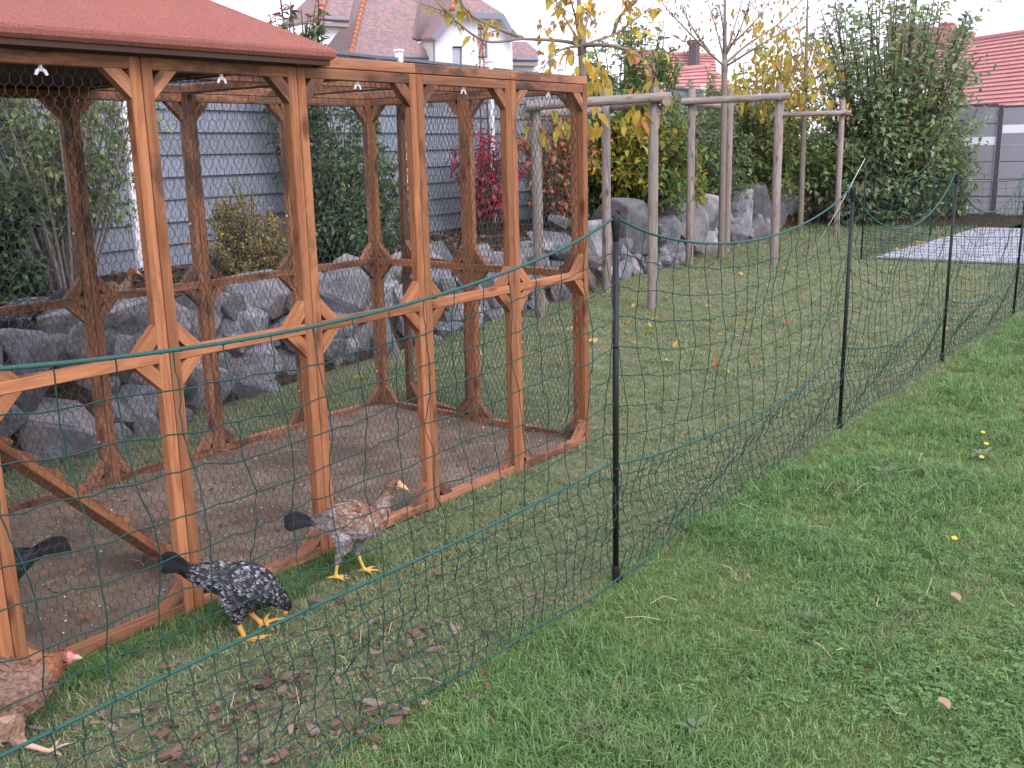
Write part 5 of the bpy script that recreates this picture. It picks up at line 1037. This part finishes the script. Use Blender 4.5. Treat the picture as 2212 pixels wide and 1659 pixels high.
for (x,y,lb) in ((1.62,-2.33,'single curled tan leaf on the green lawn in the right foreground'),(.84,-2.50,'small tan leaf at the bottom edge of the green lawn')):
    o=obj('fallen_leaf',mesh('fallen_leaf',[(0,0,.0),(.3,.36,.2),(.4,0,.03),(.3,-.36,.16),(.7,.3,.05),(.7,-.26,.22),(.95,0,.1)],[(0,2,1),(0,3,2),(1,2,4),(2,3,5),(2,5,6),(2,6,4)],M['leaf'],False,np.tile((.50,.33,.22),(7,1))),None,(x,y,.035),(.2,-.3,1.),.05); tag(o,lb,'leaf')
# straws
for i in range(40):
    x,y=(rg.normal(-.3,.6),rg.uniform(-1.3,-.1)) if i<18 else (rg.uniform(.6,3.5),rg.uniform(-2.6,-1.2)); a=rg.uniform(0,6.28); L=rg.uniform(.05,.13); mb=MB(); mb.tube([(0,0,0),(L*.5*math.cos(a),L*.5*math.sin(a),rg.uniform(.005,.03)),(L*math.cos(a),L*math.sin(a),rg.uniform(0,.06))],.0011,4); o=obj('straw',mb.mesh('straw',plain('dry_straw',(.50,.42,.26),.8) if i==0 else bpy.data.materials['dry_straw']),None,(x,y,.02)); tag(o,'dry pale grass stalk lying on the lawn','straw','dry stalks on the lawn')
# grit and bits of litter on the run floor
N=5200; x=RNG.uniform(-1.5,2.68,N); y=RNG.uniform(.06,1.62,N); s=RNG.uniform(.0012,.0042,N)*(1+1.2*(RNG.random(N)<.05)); V0=np.array([(1,0,0),(-.6,.8,0),(-.6,-.8,0),(0,0,1.1)]); V=(np.stack([x,y,.020+.010*np.sin(x*3+y*4)*np.cos(y*5-x)],1)[:,None]+V0[None]*s[:,None,None]).reshape(-1,3); F=(np.arange(N)[:,None,None]*4+np.array([(0,1,3),(1,2,3),(2,0,3)])[None]).reshape(-1,3)
o=obj('grit',mesh('grit',V,F,M['feather'],False,np.repeat(palette(N,[(.5,.46,.40),(.40,.30,.17),(.10,.07,.055),(.62,.6,.56)],[3,3,4,1]),4,0))); tag(o,'pale grit and crumbs strewn over the dirt floor of the run',kind='stuff')
N=260; 
for nm,num,lo,hi in (('litter_bits',260,.008,.022),):
    x=RNG.uniform(-1.3,2.65,num); y=RNG.uniform(.08,1.6,num); A=RNG.uniform(0,6.28,num); l=RNG.uniform(lo,hi,num); e1=np.stack([np.cos(A),np.sin(A),RNG.normal(0,.2,num)],1); e2=np.stack([-np.sin(A),np.cos(A),RNG.normal(0,.3,num)],1); c=np.stack([x,y,np.full(num,.027)],1)
    V=np.stack([c-e1*l[:,None],c+e2*l[:,None]*.45,c+e1*l[:,None],c-e2*l[:,None]*.45],1).reshape(-1,3); o=obj('dirt_litter',mesh('dirt_litter',V,np.arange(4*num).reshape(-1,4),M['feather'],False,np.repeat(palette(num,[(.05,.035,.03),(.09,.06,.05),(.2,.1,.06)],[4,3,1]),4,0))); tag(o,'dark scraps of bark on the dirt floor of the run',kind='stuff')
for i in range(34):
    x,y=rg.uniform(-1.2,2.6),rg.uniform(.1,1.6); a=rg.uniform(0,6.28); L=rg.uniform(.04,.12); mb=MB(); mb.tube([(0,0,0),(L*.5*math.cos(a),L*.5*math.sin(a),.006),(L*math.cos(a+.2),L*math.sin(a+.2),.002)],.0012,4); o=obj('straw',mb.mesh('straw',bpy.data.materials['dry_straw']),None,(x,y,.026)); tag(o,'pale straw lying on the dirt floor inside the run','straw','straws on the run floor')
for i in range(30):
    x,y=rg.uniform(-1.2,2.6),rg.uniform(.1,1.6); L=rg.uniform(.03,.06); o=obj('fallen_leaf',fm[(4,2,1)[i%3]],None,(x,y,.028),(rg.normal(0,.4),rg.normal(0,.4),rg.uniform(0,6.28)),L); tag(o,['dark brown','reddish brown','orange'][i%3]+' leaf blown onto the dirt floor inside the run','leaf','leaves on the run floor')
# broad-leaved weeds and small flowers in the green lawn
def weed(x,y,r,n,c,label,flower=None):
    t=thing('lawn_weed',label,'weed',(x,y,0)); 
    for i in range(n):
        a=i*2.4+rg.uniform(-.3,.3); d=np.array([math.cos(a),math.sin(a),rg.uniform(.25,.7)]); q=Vector(d).to_track_quat('X','Z').to_euler(); o=obj('leaf',single_leaf_mesh(np.round(np.array(c)*rg.uniform(.85,1.15)*40)/40,.36),t,(math.cos(a)*.01,math.sin(a)*.01,.015+.02*rg.random()),(0,q.y,a),r*rg.uniform(.7,1.15))
    return t
weed(3.0,-1.62,.085,16,(.17,.25,.15),'broad grey-green weed, widest of the lawn weeds right of the near post')
weed(3.55,-1.95,.075,14,(.17,.24,.14),'feathery pale weed beside the yellow flowers')
weed(2.45,-2.12,.05,10,(.11,.19,.07),'flat green weed rosette at the right side of the lawn')
weed(.33,-1.93,.05,10,(.15,.22,.12),'pale broad weed at the bottom middle of the lawn')
yf=plain('yellow_petals',(.75,.55,.02),.6)
for (x,y,lb) in ((3.95,-1.86,'yellow lawn flower farthest from the camera'),(3.72,-1.93,'yellow flower at the top of the feathery weed'),(3.45,-1.97,'yellow flower below the feathery weed'),(2.20,-2.16,'tiny yellow flower beside the flat weed rosette')):
    mb=MB(); 
    for i in range(12):
        a=i*.5236; mb.add([(0,0,0),(.010*math.cos(a-.2),.010*math.sin(a-.2),.003),(.015*math.cos(a),.015*math.sin(a),.004),(.010*math.cos(a+.2),.010*math.sin(a+.2),.003)],[(0,1,2,3)])
    t=thing('lawn_flower',lb,'flower',(x,y,0)); obj('petals',mb.mesh('petals',yf),t,(0,0,.05),(.2,-.3,0)); st=MB(); st.tube([(0,0,0),(0,0,.05)],.0015,4); obj('stem',st.mesh('stem',bpy.data.materials['green_coated_wire']),t)
